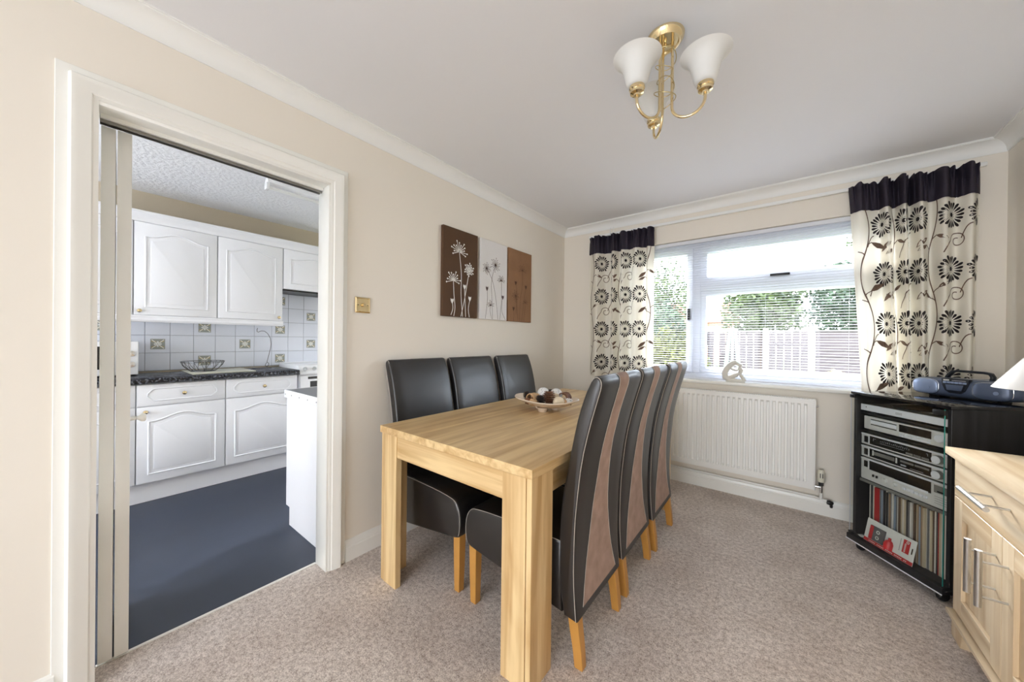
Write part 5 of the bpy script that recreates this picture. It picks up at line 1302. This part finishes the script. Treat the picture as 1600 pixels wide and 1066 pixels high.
# ------------------------------------------------------------------ garden
def garden():
    struct('ground', box(-14, 18, 0.28, 40, -0.5, -0.35), 'lawn', 'garden lawn seen through the window', 'lawn')
    fy, px = 7.0, 2.39
    for k in range(-3, 3):
        tag(box(px+1.86*k-0.05, px+1.86*k+0.05, fy-0.05, fy+0.05, -0.35, 1.60).build('fence_post', 'post', bevel=0.005), 'pale garden fence post %s' % {-3: 'farthest left beyond the casement', -2: 'behind the yellow-green shrub', -1: 'left of the clothes airer', 0: 'between board and lap panels, right of the window centre', 1: 'near the right-hand curtain', 2: 'farthest right in the garden'}[k], 'post', 'fence posts in the garden')
    names = {-3: 'far left', -2: 'behind the yellow-green shrub', -1: 'behind the green clothes airer', 0: 'with horizontal boards, near the right-hand curtain', 1: 'with horizontal boards, farthest right'}
    for k in range(-3, 2):
        x0, x1 = px+1.86*k+0.062, px+1.86*(k+1)-0.054
        p = thing('garden_fence', 'weathered grey garden fence panel ' + names[k], 'fence', ((x0+x1)/2, fy, -0.33), group='garden fence panels')
        if k < 0:
            n = 12; w = (x1-x0)/n; m0 = None
            for i in range(n):
                a = x0+w*(i+0.5)-(x0+x1)/2
                if m0 is None:
                    m0 = MB().prism([(-w/2+0.008, -0.010), (w/2-0.004, -0.024), (w/2-0.004, -0.008), (-w/2+0.008, -0.002)], lambda q, r, d: (q, r, d), 0, 1.80).build('board', 'fence', None); m0.parent = p; b = m0
                else: b = copy_part(m0, p)
                b.location = (a, 0.008*random.uniform(-1, 1)-0.018*(i % 2), 0.01*random.uniform(-1, 1))
        else:
            n = 13; h = 1.80/n; m0 = None
            for i in range(n):
                if m0 is None:
                    m0 = MB().prism([(0, -0.012), (h+0.02, 0.004), (h+0.02, 0.012), (0, -0.002)], lambda q, r, d: (d, r, q), -(x1-x0)/2, (x1-x0)/2).build('board', 'fence', None); m0.parent = p; b = m0
                else: b = copy_part(m0, p)
                b.location = (0, 0, h*i)
        for z in (0.25, 1.5): box(x0, x1, fy+0.02, fy+0.05, z-0.35, z-0.28).build('rail', 'fence', p)
        box(x0, x1, fy-0.035, fy+0.045, 1.475, 1.505).build('capping', 'post', p)
    def plant(name, label, cat, c, rad, n, size, leaf, trunk, seed, group=None):
        rg = random.Random(seed); m = MB()
        for _ in range(n):
            while True:
                v = Vector((rg.uniform(-1, 1), rg.uniform(-1, 1), rg.uniform(-1, 1)))
                if 0.2 < v.length < 1: break
            v = v*(0.55+0.45*v.length)*(0.9+0.22*math.sin(4*v.x+seed)*math.cos(3.3*v.z+2*v.y))
            p = Vector((c[0]+v.x*rad[0], c[1]+v.y*rad[1], c[2]+v.z*rad[2]))
            a = Vector((rg.uniform(-1, 1), rg.uniform(-1, 1), rg.uniform(-0.4, 1))).normalized(); b = a.orthogonal().normalized()
            b.rotate(Matrix.Rotation(rg.uniform(0, 6.28), 3, a)); d = a.cross(b)
            s = size*rg.uniform(0.6, 1.3)
            m.add([p-b*s, p+d*s*0.5, p+b*s, p-d*s*0.5], [(0, 1, 2, 3)])
        t = thing(name, label, cat, (c[0], c[1], -0.35), group=group)
        o = m.build('foliage', leaf, t); o['kind'] = 'stuff'
        th = max(0.03, rad[0]*0.06)
        MB().tube([(c[0], c[1], -0.36), (c[0]+0.05, c[1], c[2]-rad[2]*0.6), (c[0], c[1], c[2]+rad[2]*0.3)], [th*1.4, th, th*0.5], 8).build('trunk', 'bark', t, smooth=50)
        return t
    g = 'trees and shrubs beyond the window'
    plant('garden_tree', 'bright green tree behind the fence, right of the window mullion', 'tree', (1.35, 10.5, 2.35), (1.35, 1.2, 1.05), 4200, 0.085, 'leaf_a', 'bark', 1, g)
    plant('garden_tree', 'dark green tree behind the fence beside the right-hand curtain', 'tree', (3.6, 11.0, 2.5), (1.5, 1.2, 1.45), 4200, 0.085, 'leaf_b', 'bark', 2, g)
    plant('garden_tree', 'green tree seen through the upper part of the casement', 'tree', (-2.3, 11.5, 2.6), (1.6, 1.2, 1.9), 4200, 0.09, 'leaf_a', 'bark', 3, g)
    plant('garden_shrub', 'yellow-green shrub filling the lower casement pane', 'shrub', (-0.15, 4.6, 0.55), (0.95, 0.7, 0.95), 6500, 0.048, 'leaf_c', 'bark', 4, g)
    plant('garden_shrub', 'leafy green shrub behind the yellow-green one', 'shrub', (-0.55, 6.0, 1.0), (1.0, 0.6, 1.3), 4800, 0.06, 'leaf_b', 'bark', 5, g)
    plant('garden_tree', 'distant tree showing above the transom near the right curtain', 'tree', (5.4, 16.0, 5.6), (1.6, 1.4, 1.5), 2600, 0.12, 'leaf_a', 'bark', 6, g)
    plant('garden_shrub', 'pale cream flowering bush low in the right of the window', 'shrub', (2.66, 4.0, 0.55), (0.33, 0.3, 0.26), 1500, 0.035, 'blossom', 'bark', 7, g)
    # folded rotary airer
    a = thing('clothes_airer', 'folded rotary clothes airer with mint green lines', 'airer', (1.12, 4.5, -0.35))
    MB().tube([(1.12, 4.5, -0.36), (1.12, 4.5, 1.50)], 0.022, 10).build('pole', 'post', a, smooth=50)
    for k in range(8):
        t = 2*PI*k/8; c2, s2 = math.cos(t), math.sin(t)
        MB().tube([(1.12+0.05*c2, 4.5+0.05*s2, 1.46), (1.12+0.16*c2, 4.5+0.16*s2, 0.45)], 0.012, 6).build('line', 'mint', a)
    tag(MB().tube([(1.585, 6.0, -0.36), (1.585, 6.0, 1.52)], 0.05, 10).build('garden_pole', 'post', smooth=50), 'white pole standing in front of the fence mid-window', 'pole')
    h = thing('neighbour_house', 'distant house with orange roof beyond the fence', 'house', (-4.0, 26.0, -0.35))
    box(-7.2, -1.0, 25, 29, -0.35, 2.6).build('wall', 'brick_far', h)
    MB().prism([(24.6, 2.6), (29.4, 2.6), (27, 4.3)], lambda p, q, d: (d, p, q), -7.5, -0.7).build('roof', 'roof_far', h)
    for x in (-5.5, -2.6): 
        wn = box(x, x+0.9, 24.96, 25.0, 0.9, 2.0).build('window', 'upvc', h); box(x+0.08, x+0.82, 24.94, 24.96, 0.98, 1.92).build('window_pane', 'hifi_dark', wn)
garden()
